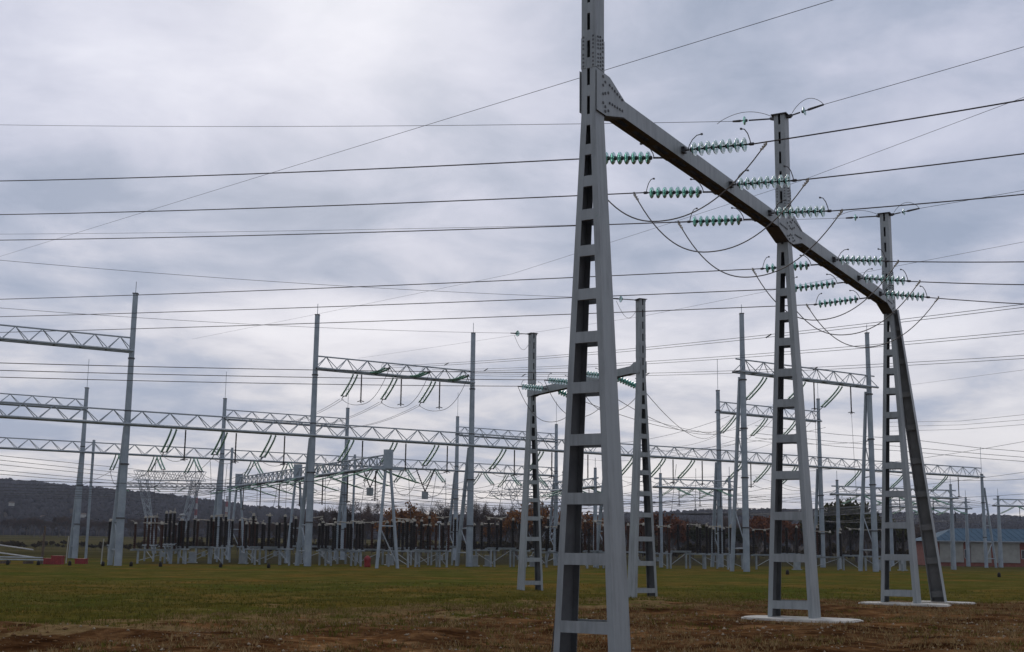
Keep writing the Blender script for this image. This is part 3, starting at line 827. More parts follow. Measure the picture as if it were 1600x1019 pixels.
# --- right-hand small busbar portals
PORTALS = []
def small_portal(name, pa, pb, zb, top, label, strut=True):
    r = thing(name, V((pa.x, pa.y, GZ)), label, 'gantry'); rl = r.location.copy()
    d = (pb - pa).normalized(); PORTALS.append((pa, pb, zb))
    for c in (pa, pb):
        column(r, c, top, zb - .1, 1.6 if strut else 0, .24, .16, 1.2, False, root_loc=rl, strut_dir=vA * .6 + uA * .5)
    truss(r, rl, pa - d * .8, pb + d * .8, zb, hgt=.95, hwid=.35, panels=max(5, int((pb - pa).length / 2.2)), rc=.085, rd=.035)
    return r
def gp(x, Y): c = at(x, 880, Y); return V((c.x, c.y, 0))
small_portal('busbar_portal', gp(1312, 150), gp(1491, 157), 8.3, 9.9, 'small busbar portal left of the blue-roofed building, beam on the farthest big tower line')
small_portal('busbar_portal', gp(1395, 190), gp(1514, 194), 8.3, 9.9, 'small busbar portal just left of the brick building, farther than its neighbour')
small_portal('busbar_portal', gp(1565, 186), gp(1700, 190), 8.5, 9.8, 'small busbar portal at the right picture edge above the blue roof')
small_portal('busbar_portal', gp(1033, 146), gp(1142, 150), 8.7, 10.2, 'small busbar portal between the farther gantry and the middle big tower')
small_portal('busbar_portal', gp(868, 150), gp(930, 139), 8.3, 10.3, 'small busbar portal seen through the rungs of the nearest tower')

# ------------------------------------------------------------------ yard strings (double green strings and hanging post insulators)
def ribbed(path, r0, r1, n=44, seg=6):
    pts = []; rs = []
    for k in range(n + 1):
        t_ = k / n; pts.append(path(t_)); rs.append(r1 if k % 2 else r0)
    mb = MB(); mb.tube(pts, rs, seg, True, True); return mb
SL = 2.5
def _path(dx):
    return lambda t_: V((dx, .15 + 2.65 * t_, -.12 - 2.0 * t_ ** .8))
_sm = ribbed(_path(0), .05, .115).mesh('green_string'); _sm.materials.append(M['greenstring'])
_ym = MB(); _ym.tube([(-.35, 2.8, -2.14), (.35, 2.8, -2.14)], .05, 6); _ym.tube([(0, 2.8, -2.14), (0, 3.3, -2.42)], .04, 6)
YOKE = _ym.mesh('yoke'); YOKE.materials.append(M['darksteel'])
_hm = MB(); _hm.tube([(0, 2.6 + .28 * math.cos(a), -1.7 + .28 * math.sin(a)) for a in np.linspace(-.6, 3.9, 12)], .022, 5)
HORN = _hm.mesh('ring_horn'); HORN.materials.append(M['galv'])
_pm = ribbed(lambda t_: V((0, 0, -.15 - 2.7 * t_)), .05, .085, 40).mesh('post_insulator'); _pm.materials.append(M['black'])
_fm = MB(); _fm.tube([(-.35, 0, -2.95), (0, 0, -2.85), (.35, 0, -2.95)], .045, 5); _fm.tube([(0, -.35, -3.05), (0, 0, -2.85), (0, .35, -3.05)], .045, 5)
FOOT = _fm.mesh('post_foot'); FOOT.materials.append(M['darksteel'])
def rot_z(d): return math.atan2(d.y, d.x) - PI / 2
def double_string(P0, d, label, group, s=1.0, flat=False, low=False):
    r = thing('double_insulator_string', P0, label, 'insulator', group); r.rotation_euler = (0, 0, rot_z(d)); r.scale = (s, s, s)
    if low: r.scale = (s * .8, s * 1.5, s * .62)
    if flat: r.rotation_euler = (math.radians(38), 0, rot_z(d))
    for dx in (-.24, .24): link('string', _sm, None, r, Matrix.Translation((dx, 0, 0)))
    link('yoke', YOKE, None, r); link('ring_horn', HORN, None, r, Matrix.Translation((.3, 0, 0)))
    bpy.context.view_layer.update()
    return r.matrix_world @ V((0, 3.3, -2.42))
def hang_post(P0, label, group, s=1.0):
    r = thing('hanging_post_insulator', P0, label, 'insulator', group); r.scale = (s, s, s)
    link('post', _pm, None, r); link('clamp_foot', FOOT, None, r)
    return P0 + V((0, 0, -2.9 * s))

ALAB = ['right of the first near column', 'right of the second near column', 'right of the third near column', 'behind the nearest tower', 'right of the farther gantry', 'at its right end']
FR = (.25, .52, .79)
side = ['left', 'middle', 'right']
spans_lo = [(Acol[1], Acol[2]), (Acol[2], Acol[3]), (Acol[3], Acol[4]), (Acol[4], Acol[5]), (Acol[5], Acol[6]), (Acol[6], Aend)]
for si, (a, b) in enumerate(spans_lo):
    for fi, f in enumerate(FR):
        c = a.lerp(b, f) + vA * .5; c.z = ZA_lo
        e = double_string(c, vA, f'{side[fi]} green double string under the long beam {ALAB[si]}', 'strings under the long near beam')
        pt = a.lerp(b, f + .05); pt.z = ZA_lo - .05
        e2 = hang_post(pt, f'{side[fi]} dark hanging post under the long beam {ALAB[si]}', 'hanging posts under the long near beam')
        bi = min(si, 3)
        tgt = Bcol[bi + 1].lerp(Bcol[bi + 2], f) if si < 4 else c + vA * 46
        tgt = V((tgt.x, tgt.y, ZB_lo - 1.9)) - vA * 2.2
        wire('span_wire', sag(e, tgt, 1.6, 16), .026, f'{side[fi]} span wire running back from the long beam {ALAB[si]}', 'wire', 'yard span wires', M['wirefar'])
        mid = V(((e.x + e2.x) / 2, (e.y + e2.y) / 2, min(e.z, e2.z) - .5))
        pts = [(e.lerp(mid, k / 6)).lerp(mid.lerp(e2, k / 6), k / 6) for k in range(7)]
        wire('bus_loop', pts, .024, f'{side[fi]} slack loop under the long beam {ALAB[si]}', 'cable', 'yard loops', M['wirefar'])
# upper beams: A2-A3 line entry (twin bundles to the right, strings to the back) and E1-E2
line_px = [447, 490, 530]
for fi, f in enumerate((.28, .53, .78)):
    c = Acol[2].lerp(Acol[3], f); c.z = ZA_up
    e = double_string(c + vA * .5 - uA * .4, vA, f'{side[fi]} of three green double strings under the high beam on the left columns', 'strings under the high beam')
    e2 = hang_post(V((c.x, c.y, ZA_up - .05)), f'{side[fi]} hanging post under the high beam on the left columns', 'posts under the high beam')
    ef = double_string(c - vA * .5 + uA * .9 + V((0, 0, .05)), -vA, f'{side[fi]} flat green double string on the near face of the high left beam', 'line strings on the high beam', flat=True)
    tgt = Bcol[2].lerp(Bcol[3], f - .05); tgt = V((tgt.x, tgt.y, ZB_up + .1))
    for off in (-.2, .2):
        wire('span_wire', sag(e + uA * off, tgt + uA * off, 1.3, 14), .022, f'{side[fi]} span wire from the high beam to the second row, {"left" if off < 0 else "right"} strand', 'wire', 'yard span wires', M['wirefar'])
    pts = []
    lowp = V((e2.x, e2.y, e2.z - .35))
    for k in range(25):
        u = k / 24 * 2 - 1; en = e if u < 0 else ef
        q_ = lowp.lerp(en, abs(u)); q_.z = lowp.z + (en.z - lowp.z) * abs(u) ** 2.3; pts.append(q_)
    wire('bus_loop', pts, .026, f'{side[fi]} slack loop hanging below the high beam on the left columns', 'cable', 'loops under the high beam', M['wirefar'])
    # incoming line, a twin bundle with spacers
    kk = (ef.y * .4105 - ef.x) / (-vA.x + vA.y * .4105) if False else None
    s_ = (ef.x - .4105 * ef.y) / (vA.x - .4105 * vA.y)
    hit = ef - vA * s_
    tg = at(1600, line_px[fi], hit.y); hit.z = tg.z
    far = ef + (hit - ef) * 1.6
    br = thing('twin_line_conductor', ef, f'twin line conductor from the high left beam, {["upper", "middle", "lower"][fi]} at the right edge', 'wire', 'twin line conductors')
    for off in (-.2, .2):
        mb = MB(); mb.tube([x + uA * off + V((0, 0, off * .6)) for x in sag(ef, far, 1.2, 30)], .017, 5); solid('strand', mb, M['wirefar'], br, ef)
    path = sag(ef, far, 1.2, 60)
    for k in (6, 17, 28, 40, 52):
        bar('spacer', path[k] - uA * .22 - V((0, 0, .13)), path[k] + uA * .22 + V((0, 0, .13)), .045, M['darksteel'], br, ef)
for fi, f in enumerate((.2, .5, .8)):
    c = E1.lerp(E2, f); c.z = 19.25
    e = double_string(c + vA * .5, vA, f'{side[fi]} of three green double strings under the tall portal between the big towers', 'strings under the tall portal')
    e2 = hang_post(V((c.x, c.y, 19.2)) + uA * .8, f'{side[fi]} hanging post under the tall portal between the big towers', 'posts under the tall portal')
    wire('span_wire', sag(e, at(1090 + 60 * fi, 672 + 5 * fi, 190), 1.5), .022, f'{side[fi]} thin wire running back from the tall portal', 'wire', 'yard span wires', M['wirefar'])
    wire('dropper', [e2, V((e2.x + .1, e2.y, 12)), V((e2.x + .3, e2.y, 5.5))], .02, f'{side[fi]} vertical dropper wire under the tall portal', 'wire', 'droppers', M['wirefar'])
    c = Acol[5].lerp(Acol[6], f); c.z = 18.3
    e = double_string(c + vA * .5, vA, f'{side[fi]} green string under the mid-height beam between the big towers', 'strings under the mid-height beam')
    hang_post(V((c.x, c.y, 18.25)) + uA * .9, f'{side[fi]} hanging post under the mid-height beam between the big towers', 'posts under the mid-height beam')
    wire('span_wire', sag(e, at(1000 + 50 * fi, 690 + 5 * fi, 215), 1.2), .022, f'{side[fi]} thin wire running back from the mid-height beam', 'wire', 'yard span wires', M['wirefar'])
# row B strings
for si in range(1, 5):
    for fi, f in enumerate(FR):
        a, b = Bcol[si], Bcol[si + 1]
        c = a.lerp(b, f); c.z = ZB_lo
        wl = f'in the {["first", "second", "third", "fourth"][si - 1]} bay of the second row'
        e = double_string(c - vA * .5, -vA, f'{side[fi]} green string facing the camera {wl}', 'strings on the second row', .9)
        e3 = double_string(c + vA * .5, vA, f'{side[fi]} green string facing away {wl}', 'strings on the second row', .9)
        lp = V((c.x, c.y, ZB_lo - 4.0)); pts = []
        for k in range(17):
            u = k / 16 * 2 - 1; en = e if u < 0 else e3
            q_ = lp.lerp(en, abs(u)); q_.z = lp.z + (en.z - lp.z) * abs(u) ** 2.2; pts.append(q_)
        wire('bus_loop', pts, .035, f'{side[fi]} thick slack loop {wl}', 'cable', 'loops on the second row', M['wirefar'])
        wire('span_wire', sag(e3, e3 + vA * 60 + V((0, 0, -1.0)), 1.4, 12), .03, f'{side[fi]} wire leaving backwards {wl}', 'wire', 'yard span wires', M['wirefar'])
# row C busbar strings and hanging posts
for k in range(7):
    c = Ccol[0].lerp(Ccol[2], .06 + k * .15); c.z = 9.0
    e = double_string(c + wC * .5, wC, f'green busbar string on the right of the low gantry, {ORD[min(k, 5)] if k < 6 else "last"} from the camera', 'strings on the low gantry', .95, low=True)
    hang_post(V((c.x, c.y, 8.95)) + dC * .8 + wC * .3, f'hanging post under the low gantry, {ORD[min(k, 5)] if k < 6 else "last"} from the camera', 'posts under the low gantry')
    e4 = double_string(c - wC * .5 - dC * .5, -wC, f'green busbar string on the left of the low gantry, {ORD[min(k, 5)] if k < 6 else "last"} from the camera', 'strings on the low gantry', .95, low=True)
    wire('busbar_wire', sag(e, e + uA * 46 + V((0, 0, .3)), 1.1, 14), .03, f'busbar wire running right from the low gantry, {ORD[min(k, 5)] if k < 6 else "last"} from the camera', 'wire', 'busbar wires', M['wirefar'])
    wire('busbar_wire', sag(e4, e4 - uA * 62 + V((0, 0, .6)), 1.3, 14), .03, f'busbar wire running left from the low gantry, {ORD[min(k, 5)] if k < 6 else "last"} from the camera', 'wire', 'busbar wires', M['wirefar'])

# long sky wires of neighbouring lines
wire('earth_wire', sag(at(-150, 447, 190), at(1480, -55, 38), .0, 6), .013, 'thin wire rising diagonally from the left edge up past the nearest tower', 'wire', None, M['wirefar'])
wire('earth_wire', [at(300, 530, 190), at(500, 490, 160), at(800, 428, 120), at(1000, 364, 98), at(1250, 283, 78), at(1600, 152, 60), at(1800, 70, 52)], .013, 'thin wire crossing the sky behind the middle tower top', 'wire', None, M['wirefar'])
wire('earth_wire', [at(560, 560, 190), at(1000, 495, 120), at(1200, 455, 100), at(1395, 417, 88), at(1600, 378, 78), at(1750, 350, 72)], .012, 'faint thin wire passing behind the farthest tower beam', 'wire', None, M['wirefar'])
wire('earth_wire', [at(1380, 607, 140), at(1600, 578, 100), at(1750, 558, 86)], .012, 'faint thin wire low in the sky at the right edge', 'wire', None, M['wirefar'])
for k, (y0, y1, y2) in enumerate(((687, 700, 712), (699, 709, 721), (706, 716, 727))):
    wire('conductor', [at(1180, y0 - 22, 170), at(1310, y0 - 8, 165), at(1425, y0, 160), at(1530, y1, 156), at(1680, y2, 150)], .03, f'{["upper", "middle", "lower"][k]} of three sagging wires right of the farthest tower', 'wire', 'wires right of the farthest tower', M['wirefar'])
for k, (y0, y1, y2) in enumerate(((660, 655, 650), (667, 661, 660), (674, 668, 668))):
    wire('conductor', [at(1380, y0, 230), at(1500, y1 + 3, 200), at(1700, y2 - 12, 160)], .028, f'{["upper", "middle", "lower"][k]} of three faint wires in the bright low sky at right', 'wire', 'faint wires at right', M['wirefar'])
for k, (y0, y1, y2) in enumerate(((712, 733, 778), (719, 741, 783), (726, 747, 787), (735, 754, 791), (741, 758, 794))):
    wire('conductor', [at(-160, y0 - 18, 105), at(0, y0, 125), at(210, y1, 165), at(400, (y1 + y2) / 2 + 5, 215), at(700, y2 + 2, 300)], .03, f'{ORD[k]} from top of the sagging wires entering low at the left edge', 'wire', 'low wires at left', M['wirefar'])
for k in range(8):
    x0 = 985 + 22 * k
    wire('conductor', sag(at(900 + 10 * k, 800, 165 + 3 * k), at(1500 + 8 * k, 776 + 2 * k, 180 + 4 * k), 1.0, 12), .03, f'{ORD[k] if k < 6 else ["seventh", "eighth"][k - 6]} low busbar wire behind the right-hand portals', 'wire', 'low busbar wires at right', M['wirefar'])

PW = ['left of the blue-roofed building', 'just left of the brick building', 'at the right picture edge', 'left of the middle big tower', 'seen through the nearest tower']
for k, (pa, pb, zb) in enumerate(PORTALS):
    d = (pb - pa).normalized(); w_ = V((-d.y, d.x, 0))
    for fi, f in enumerate((.2, .5, .8)):
        c = pa.lerp(pb, f); c.z = zb
        e = double_string(c - w_ * .35, -w_, f'{side[fi]} near-side string on the small portal {PW[k]}', 'strings on the small portals', .75, low=True)
        e2 = double_string(c + w_ * .35, w_, f'{side[fi]} far-side string on the small portal {PW[k]}', 'strings on the small portals', .75, low=True)
        hang_post(V((c.x, c.y, zb)) + d * .6, f'{side[fi]} hanging post on the small portal {PW[k]}', 'posts on the small portals', .7)
        wire('busbar_wire', sag(e2, e2 + w_ * 40 + V((0, 0, .5)), 1.0, 12), .026, f'{side[fi]} wire running back from the small portal {PW[k]}', 'wire', 'wires of the small portals', M['wirefar'])
        wire('dropper', [e, V((e.x, e.y, 6.5)) + d * .25, V((e.x, e.y, 4.6)) + d * .3], .024, f'{side[fi]} dropper below the small portal {PW[k]}', 'wire', 'droppers of the small portals', M['wirefar'])
for k, (xa, ya, Ya, xb, yb, Yb) in enumerate(((880, 690, 200, 1140, 650, 150), (890, 702, 205, 1290, 668, 160), (900, 716, 210, 1160, 684, 170), (960, 745, 190, 1600, 690, 150), (980, 756, 200, 1600, 772, 170), (1000, 770, 210, 1620, 735, 160),
                                              (1010, 655, 160, 1350, 690, 200), (1015, 700, 175, 1420, 728, 210), (1180, 745, 190, 1500, 790, 230), (1040, 782, 230, 1480, 788, 240), (860, 770, 240, 1250, 780, 220), (1270, 715, 170, 1640, 745, 150))):
    wire('yard_wire', sag(at(xa, ya, Ya), at(xb, yb, Yb), 1.5, 14), .024, f'{NTH[k]} of the thin crossing wires behind the right-hand towers', 'wire', 'crossing wires at right', M['wirefar'])
# ------------------------------------------------------------------ switchgear
_im = MB(); 
def post_mesh(name, hgt, r, m, nrib):
    prof = [(.0, 0), (r * .9, 0), (r * .9, .12)]
    for k in range(nrib):
        z = .14 + (hgt - .28) * k / nrib; dz = (hgt - .28) / nrib
        prof += [(r * .72, z), (r * 1.15, z + dz * .45), (r * .72, z + dz * .9)]
    prof += [(r * .9, hgt - .12), (r * .9, hgt), (.0, hgt)]
    mb = MB(); mb.lathe(prof, 7); me = mb.mesh(name); me.materials.append(m); return me
POSTS = [post_mesh('insulator_black', 2.9, .155, M['black'], 12), post_mesh('insulator_brown', 2.9, .15, M['brown'], 12)]
_c1 = MB(); _c1.box((-.17, -.17, 0), (.17, .17, 1.0)); 
def disconnector(c, d, sp, lab, group, zf=1.9, im=0, nb=3, arm=True):
    """three ribbed posts on a steel frame with a contact arm along the top"""
    r = thing('disconnector', V((c.x, c.y, GZ)), lab, 'switchgear', group)
    r.rotation_euler = (0, 0, math.atan2(d.y, d.x)); o0 = V((0, 0, 0)); r.scale = (1, 1, rng.uniform(.84, 1.08))
    half = sp * (nb - 1) / 2
    mb = MB(); mb.box((-half - .35, -.12, zf - .15), (half + .35, .12, zf)); mb.box((-half - .3, -.28, zf), (half + .3, -.17, zf + .05))
    link('base_beam', mb.mesh('base_beam'), M['frame'], r)
    for x in (-half * .8, half * .8):
        bar('support_leg', V((x, 0, -.1)), V((x, 0, zf - .15)), 0, M['frame'], r, o0, square=(.16, .16))
    bar('cross_brace', V((-half * .8, .13, .3)), V((half * .8, .13, zf - .3)), .035, M['frame'], r, o0)
    if rng.uniform() < .4:
        mb = MB(); mb.box((-.18 + half * .4, -.38, .8), (.18 + half * .4, -.14, 1.3)); link('drive_box', mb.mesh('drive_box'), M['cabinet'], r)
    for k in range(nb):
        x = -half + sp * k
        link('post_insulator', POSTS[im], None, r, Matrix.Translation((x, 0, zf)))
    if arm:
        mb = MB(); z = zf + 2.95
        t0, t1 = rng.uniform(-1.15, -.2), rng.uniform(.2, 1.15)
        mb.tube([(half * t0, 0, z + rng.uniform(.02, .2)), (0, 0, z + .1), (half * t1, 0, z + rng.uniform(.02, .3))], .05, 6)
        mb.tube([(-half, 0, z), (-half - .3, .1, z + .35), (-half - .5, .1, z + .3)], .03, 5)
        for k in range(nb): mb.tube([(-half + sp * k, 0, z - .06), (-half + sp * k, 0, z + .04), (-half + sp * k + .05, 0, z + rng.uniform(.12, .3))], [.17, .16, .07], 8)
        link('contact_arm', mb.mesh('contact_arm'), M['cream'], r)
    return r
row_specs = [  # pixel x positions, depth, direction, phrase
    ([240, 262, 284, 306, 338], 141, 'in the front row right of the first near column'),
    ([232, 256, 322, 352, 384, 430], 156, 'in the rear row right of the first near column'),
    ([395, 418, 444, 508, 532, 556], 140, 'in the front row around the second near column'),
    ([490, 520, 548, 580, 628, 660, 690], 152, 'in the rear row left of the third near column'),
    ([622, 646, 668, 690], 139, 'in the front row left of the third near column'),
    ([758, 782, 812, 845], 148, 'in the row right of the third near column'),
    ([862, 884, 908, 930, 950], 145, 'in the row seen through the nearest tower'),
    ([1000, 1030, 1060, 1090, 1118], 150, 'in the row left of the middle big tower'),
    ([1140, 1196, 1230, 1262, 1290, 1330, 1365, 1400], 152, 'in the row behind the two right big towers'),
]
for ri, (pxs, Y, ph) in enumerate(row_specs):
    for k, x in enumerate(pxs):
        c = gp(x, Y * .925 + rng.uniform(-2, 2))
        d = (vA if (k + ri) % 3 else uA)
        w = (ORD + ['seventh', 'eighth'])[k]
        disconnector(c, d, rng.uniform(1.25, 1.75), f'{w} dark switch from left {ph}', 'disconnectors in the yard', zf=rng.uniform(1.6, 2.0), im=(1 if rng.uniform() < .4 else 0), nb=3 if k % 4 else 4, arm=(k % 5 != 2))
disconnector(gp(171, 150), vA, .9, 'dark three-post switch just left of the first near column', 'disconnectors in the yard', 1.9, 0, 3)
# vertical droppers above the switchgear
for k, x in enumerate([238, 262, 302, 322, 345, 398, 418, 442, 506, 532, 560, 588, 612, 640, 668, 690, 776, 860, 902, 1008, 1048, 1085]):
    Y = 143 + (k * 7) % 14
    c = gp(x, Y)
    t_ = V((c.x + rng.uniform(-.5, .9), c.y, rng.uniform(9.0, 11.5)))
    b = V((c.x, c.y, 4.6))
    mid = b.lerp(t_, .4) + V((rng.uniform(-.2, .45), 0, -.2))
    pts = [(b.lerp(mid, s / 8)).lerp(mid.lerp(t_, s / 8), s / 8) for s in range(9)]
    wire('dropper', pts, .028, f'{NTH[k]} from the left of the thin droppers over the switchgear', 'wire', 'thin droppers over the switchgear', M['wirefar'])

# current-transformer style heads and cabinets
for k, (x, Y) in enumerate(((300, 136), (380, 135), (466, 138), (608, 137), (742, 136), (762, 138), (832, 140), (1210, 138), (1245, 140), (1375, 146), (1410, 144))):
    c = gp(x, Y)
    r = thing('control_cabinet', V((c.x, c.y, GZ)), f'small grey control cabinet, {(ORD + ["seventh", "eighth", "ninth", "tenth", "last"])[k]} from the left along the yard edge', 'cabinet', 'control cabinets')
    mb = MB(); mb.box((-.32, -.3, .1), (.32, .3, 1.1)); link('housing', mb.mesh('housing'), M['cabinet'], r)
    mb = MB(); mb.box((-.28, -.315, .16), (-.005, -.302, 1.05)); mb.box((.005, -.315, .16), (.28, -.302, 1.05)); dr_ = link('doors', mb.mesh('doors'), M['cabinet'], r)
    mb = MB(); mb.box((-.38, -.36, 1.1), (.38, .36, 1.16)); link('roof_cap', mb.mesh('roof_cap'), M['galv2'], r)
    mb = MB(); mb.box((-.5, -.35, -.1), (.5, .35, .1)); link('plinth', mb.mesh('plinth'), M['cabinet'], r)
# line traps (grey barrels hanging on V strings)
for k, (x, y, Y) in enumerate(((578, 768, 132), (664, 774, 140))):
    c = at(x, y, Y)
    r = thing('line_trap', c, f'{["left", "right"][k]} grey line trap barrel hanging on a V of strings', 'line trap', 'hanging line traps')
    mb = MB(); mb.tube([c - V((0, 0, .42)), c + V((0, 0, .4))], .36, 10); solid('barrel', mb, M['cabinet'], r, c)
    for sg in (-1, 1):
        mb = ribbed(lambda t_, sg=sg: c + V((0, 0, .42)) + V((sg * 1.1 * t_, 0, 2.6 * t_)), .04, .09, 24); solid('string', mb, M['black'], r, c)
# white poles with lamp heads behind the switchgear
for k, (x, ty) in enumerate(((285, 805), (560, 835), (687, 817))):
    b = at(x, ty, 175)
    r = thing('lamp_post', V((b.x, b.y, GZ)), f'thin yard lamp with pale head, {["left", "middle", "right"][k]} of three', 'lamp', 'yard lamps')
    bar('pole', V((b.x, b.y, GZ)), b, .06, M['galv'], r, r.location)
    mb = MB(); mb.lathe([(.0, .2), (.35, .16), (.42, .0), (.1, -.12), (0, -.12)], 10); link('lamp_head', mb.mesh('lamp_head'), M['white'], r, Matrix.Translation(b - r.location))

# red barrel and red boxes, pipes on the left
b = gp(574, 124); r = thing('red_barrel', V((b.x, b.y, GZ)), 'red sand barrel with conical lid below the low gantry', 'barrel'); r.scale = (.82, .82, .8)
mb = MB(); mb.lathe([(0, -.1), (.36, -.1), (.40, .25), (.36, .62), (.40, .68), (.40, 1.0)], 14); link('drum', mb.mesh('drum'), M['red'], r)
mb = MB(); mb.lathe([(.43, 1.0), (.43, 1.05), (.12, 1.38), (0, 1.4)], 14); link('lid', mb.mesh('lid'), M['red'], r)
for k, (x, Y, w, hgt, lab) in enumerate(((77, 118, .42, .55, 'low red box at the end of the pipe pile on the left'), (90, 117.5, .48, .8, 'taller red box beside the low one near the pipe pile'), (127, 122, .5, .5, 'red box lying alone in the grass left of the first near column'))):
    b = gp(x, Y); r = thing('red_box', V((b.x, b.y, GZ)), lab, 'box', 'red boxes')
    mb = MB(); mb.box((-w, -.4, -.05), (w, .4, hgt * .85)); link('crate_body', mb.mesh('crate_body'), M['red'], r)
    mb = MB(); mb.box((-w - .04, -.44, hgt * .85), (w + .04, .44, hgt)); link('crate_lid', mb.mesh('crate_lid'), M['red'], r)
    for sx in (-.6, .6):
        mb = MB(); mb.box((w * sx - .05, -.43, 0), (w * sx + .05, -.402, hgt * .83)); link('batten', mb.mesh('batten'), M['red'], r)
for k in range(7):
    a = gp(-40 + 3 * k, 121 + .5 * (k % 3)); b = gp([72, 74, 70, 66, 58, 54, 50][k], 119 + .5 * (k % 3))
    z = GZ + .35 + .22 * (k // 3) + (.5 if k == 6 else 0)
    mb = MB(); A_, B_ = V((a.x, a.y, z + (.55 if k > 4 else 0))), V((b.x, b.y, z)); mb.tube([A_, B_], .065, 8)
    o = link('pipe', mb.moved(A_).mesh('pipe'), M['white'] if k in (1, 4, 5, 6) else M['galv2']); o.location = A_
    tag(o, 'long pale pipe lying in the pile at the left edge', 'pipe', 'pipes in the pile at left')
for k, x in enumerate((8, 44, 70)):
    b = gp(x, 119.5); mb = MB(); mb.box((-.12, -1.0, -.05), (.12, 1.0, .24)); o = link('timber_bearer', mb.mesh('timber_bearer'), M['wood']); o.location = (b.x, b.y, GZ)
    tag(o, f'timber bearer under the pipe pile, {["left", "middle", "right"][k]} one', 'timber', 'pipe bearers')
for k, (x, Y, hgt, m_, lab) in enumerate(((65, 126, 3.6, 'wood', 'dark wooden post standing behind the pipe pile'), (103, 124, 2.6, 'panel', 'thin pale stake left of the first second-row column'), (158, 121, 2.4, 'panel', 'thin pale stake just left of the first near column'))):
    b = gp(x, Y); mb = MB(); mb.tube([(0, 0, -.2), (.03, 0, hgt * .5), (.1, 0, hgt)], [.13, .12, .1] if k == 0 else [.06, .055, .05], 7); o = link('post', mb.mesh('post'), M[m_]); o.location = (b.x, b.y, GZ); tag(o, lab, 'post')
for k, x in enumerate((12, 60, 109, 161, 205, 251, 345, 420, 1230, 1560)):
    b = gp(x, 113); r = MB(); r.lathe([(0, -.05), (.16, -.05), (.15, .3), (.06, .42), (0, .43)], 8); o = link('marker_stub', r.mesh('marker_stub'), M['black']); o.location = (b.x, b.y, gz(b.x, b.y))
    tag(o, f'small black cable marker in the grass, {(ORD + ["seventh", "eighth", "ninth", "tenth"])[k]} from the left', 'marker', 'cable markers')
# thin stake and rope beside the nearest tower foot
b = PM(-.15, -.72, 0); wire('earthing_strip', [V((b.x, b.y, gz(b.x, b.y) - .05)), V((b.x + .05, b.y, .3)), PM(-.1, -.60, .9), PM(-.25, -.53, 1.3)], .012, 'dark earthing cable curling up the foot of the nearest tower', 'cable')

# ------------------------------------------------------------------ far lattice pylons and masts
def lattice(mb, a, b, w0, w1, n, r):
    a, b = V(a), V(b); d = (b - a)
    u = d.cross(V((0, 1, 0))); 
    if u.length < 1e-3: u = V((1, 0, 0))
    u.normalize(); w = d.cross(u).normalized()
    cs = lambda t_, i: a.lerp(b, t_) + (u * (1 if i in (0, 3) else -1) + w * (1 if i < 2 else -1)) * ((w0 + (w1 - w0) * t_) / 2)
    for i in range(4): mb.tube([cs(0, i), cs(1, i)], r, 4, False, False)
    for k in range(n):
        for i in range(4):
            mb.tube([cs(k / n, i), cs((k + 1) / n, (i + 1) % 4)], r * .7, 3, False, False)
            mb.tube([cs(k / n, (i + 1) % 4), cs((k + 1) / n, i)], r * .7, 3, False, False)
def far_pylon(c, lab, s=1.0):
    r = thing('lattice_pylon', c, lab, 'pylon', 'far lattice pylons'); r.scale = (s, s, s)
    mb = MB(); lattice(mb, (-6.5, 0, 14.2), (6.5, 0, 14.2), 1.7, 1.7, 13, .07); link('crossarm', mb.mesh('crossarm'), M['galv2'], r)
    mb = MB(); lattice(mb, (-9.5, 0, 12.4), (9.5, 0, 12.4), .8, .8, 20, .06); link('lower_crossarm', mb.mesh('lower_crossarm'), M['galv2'], r)
    for sg in (-1, 1):
        mb = MB(); lattice(mb, (sg * 2.0, 0, 0), (sg * 4.9, 0, 13.4), .5, 1.5, 10, .07); link('leg', mb.mesh('leg'), M['galv2'], r)
        mb = MB(); mb.tube([(sg * -1.2, 0, 0), (sg * 4.0, 0, 9)], .08, 4); link('leg_brace', mb.mesh('leg_brace'), M['galv2'], r)
    for x in (-8.8, -3, 3, 8.8):
        mb = MB(); mb = ribbed(lambda t_: V((x + (1.4 if x < 0 else -1.4) * t_, 0, 12.1 - .8 * t_)), .06, .13, 20); link('string', mb.mesh('string'), M['greenstring'], r)
b = at(258, 870, 232); far_pylon(V((b.x, b.y, GZ)), 'wide lattice pylon behind the yard between the first two near columns')
b = at(838, 872, 250); far_pylon(V((b.x, b.y, GZ)), 'wide lattice pylon behind the yard beside the farther gantry', 1.0)
for k, (x, ty) in enumerate(((308, 768), (355, 775))):
    t_ = at(x, ty, 900); bz = 8.0
    r = thing('radio_mast', V((t_.x, t_.y, bz)), f'{["left", "right"][k]} red and white radio mast on the far hill', 'mast', 'radio masts')
    n_ = 7
    for j in range(n_):
        z0, z1 = (t_.z - bz) * j / n_, (t_.z - bz) * (j + 1) / n_
        mb = MB(); lattice(mb, (0, 0, z0), (0, 0, z1), 1.6 - .1 * j, 1.5 - .1 * j, 4, .16); link('mast_section', mb.mesh('mast_section'), M['red'] if j % 2 else M['white'], r)

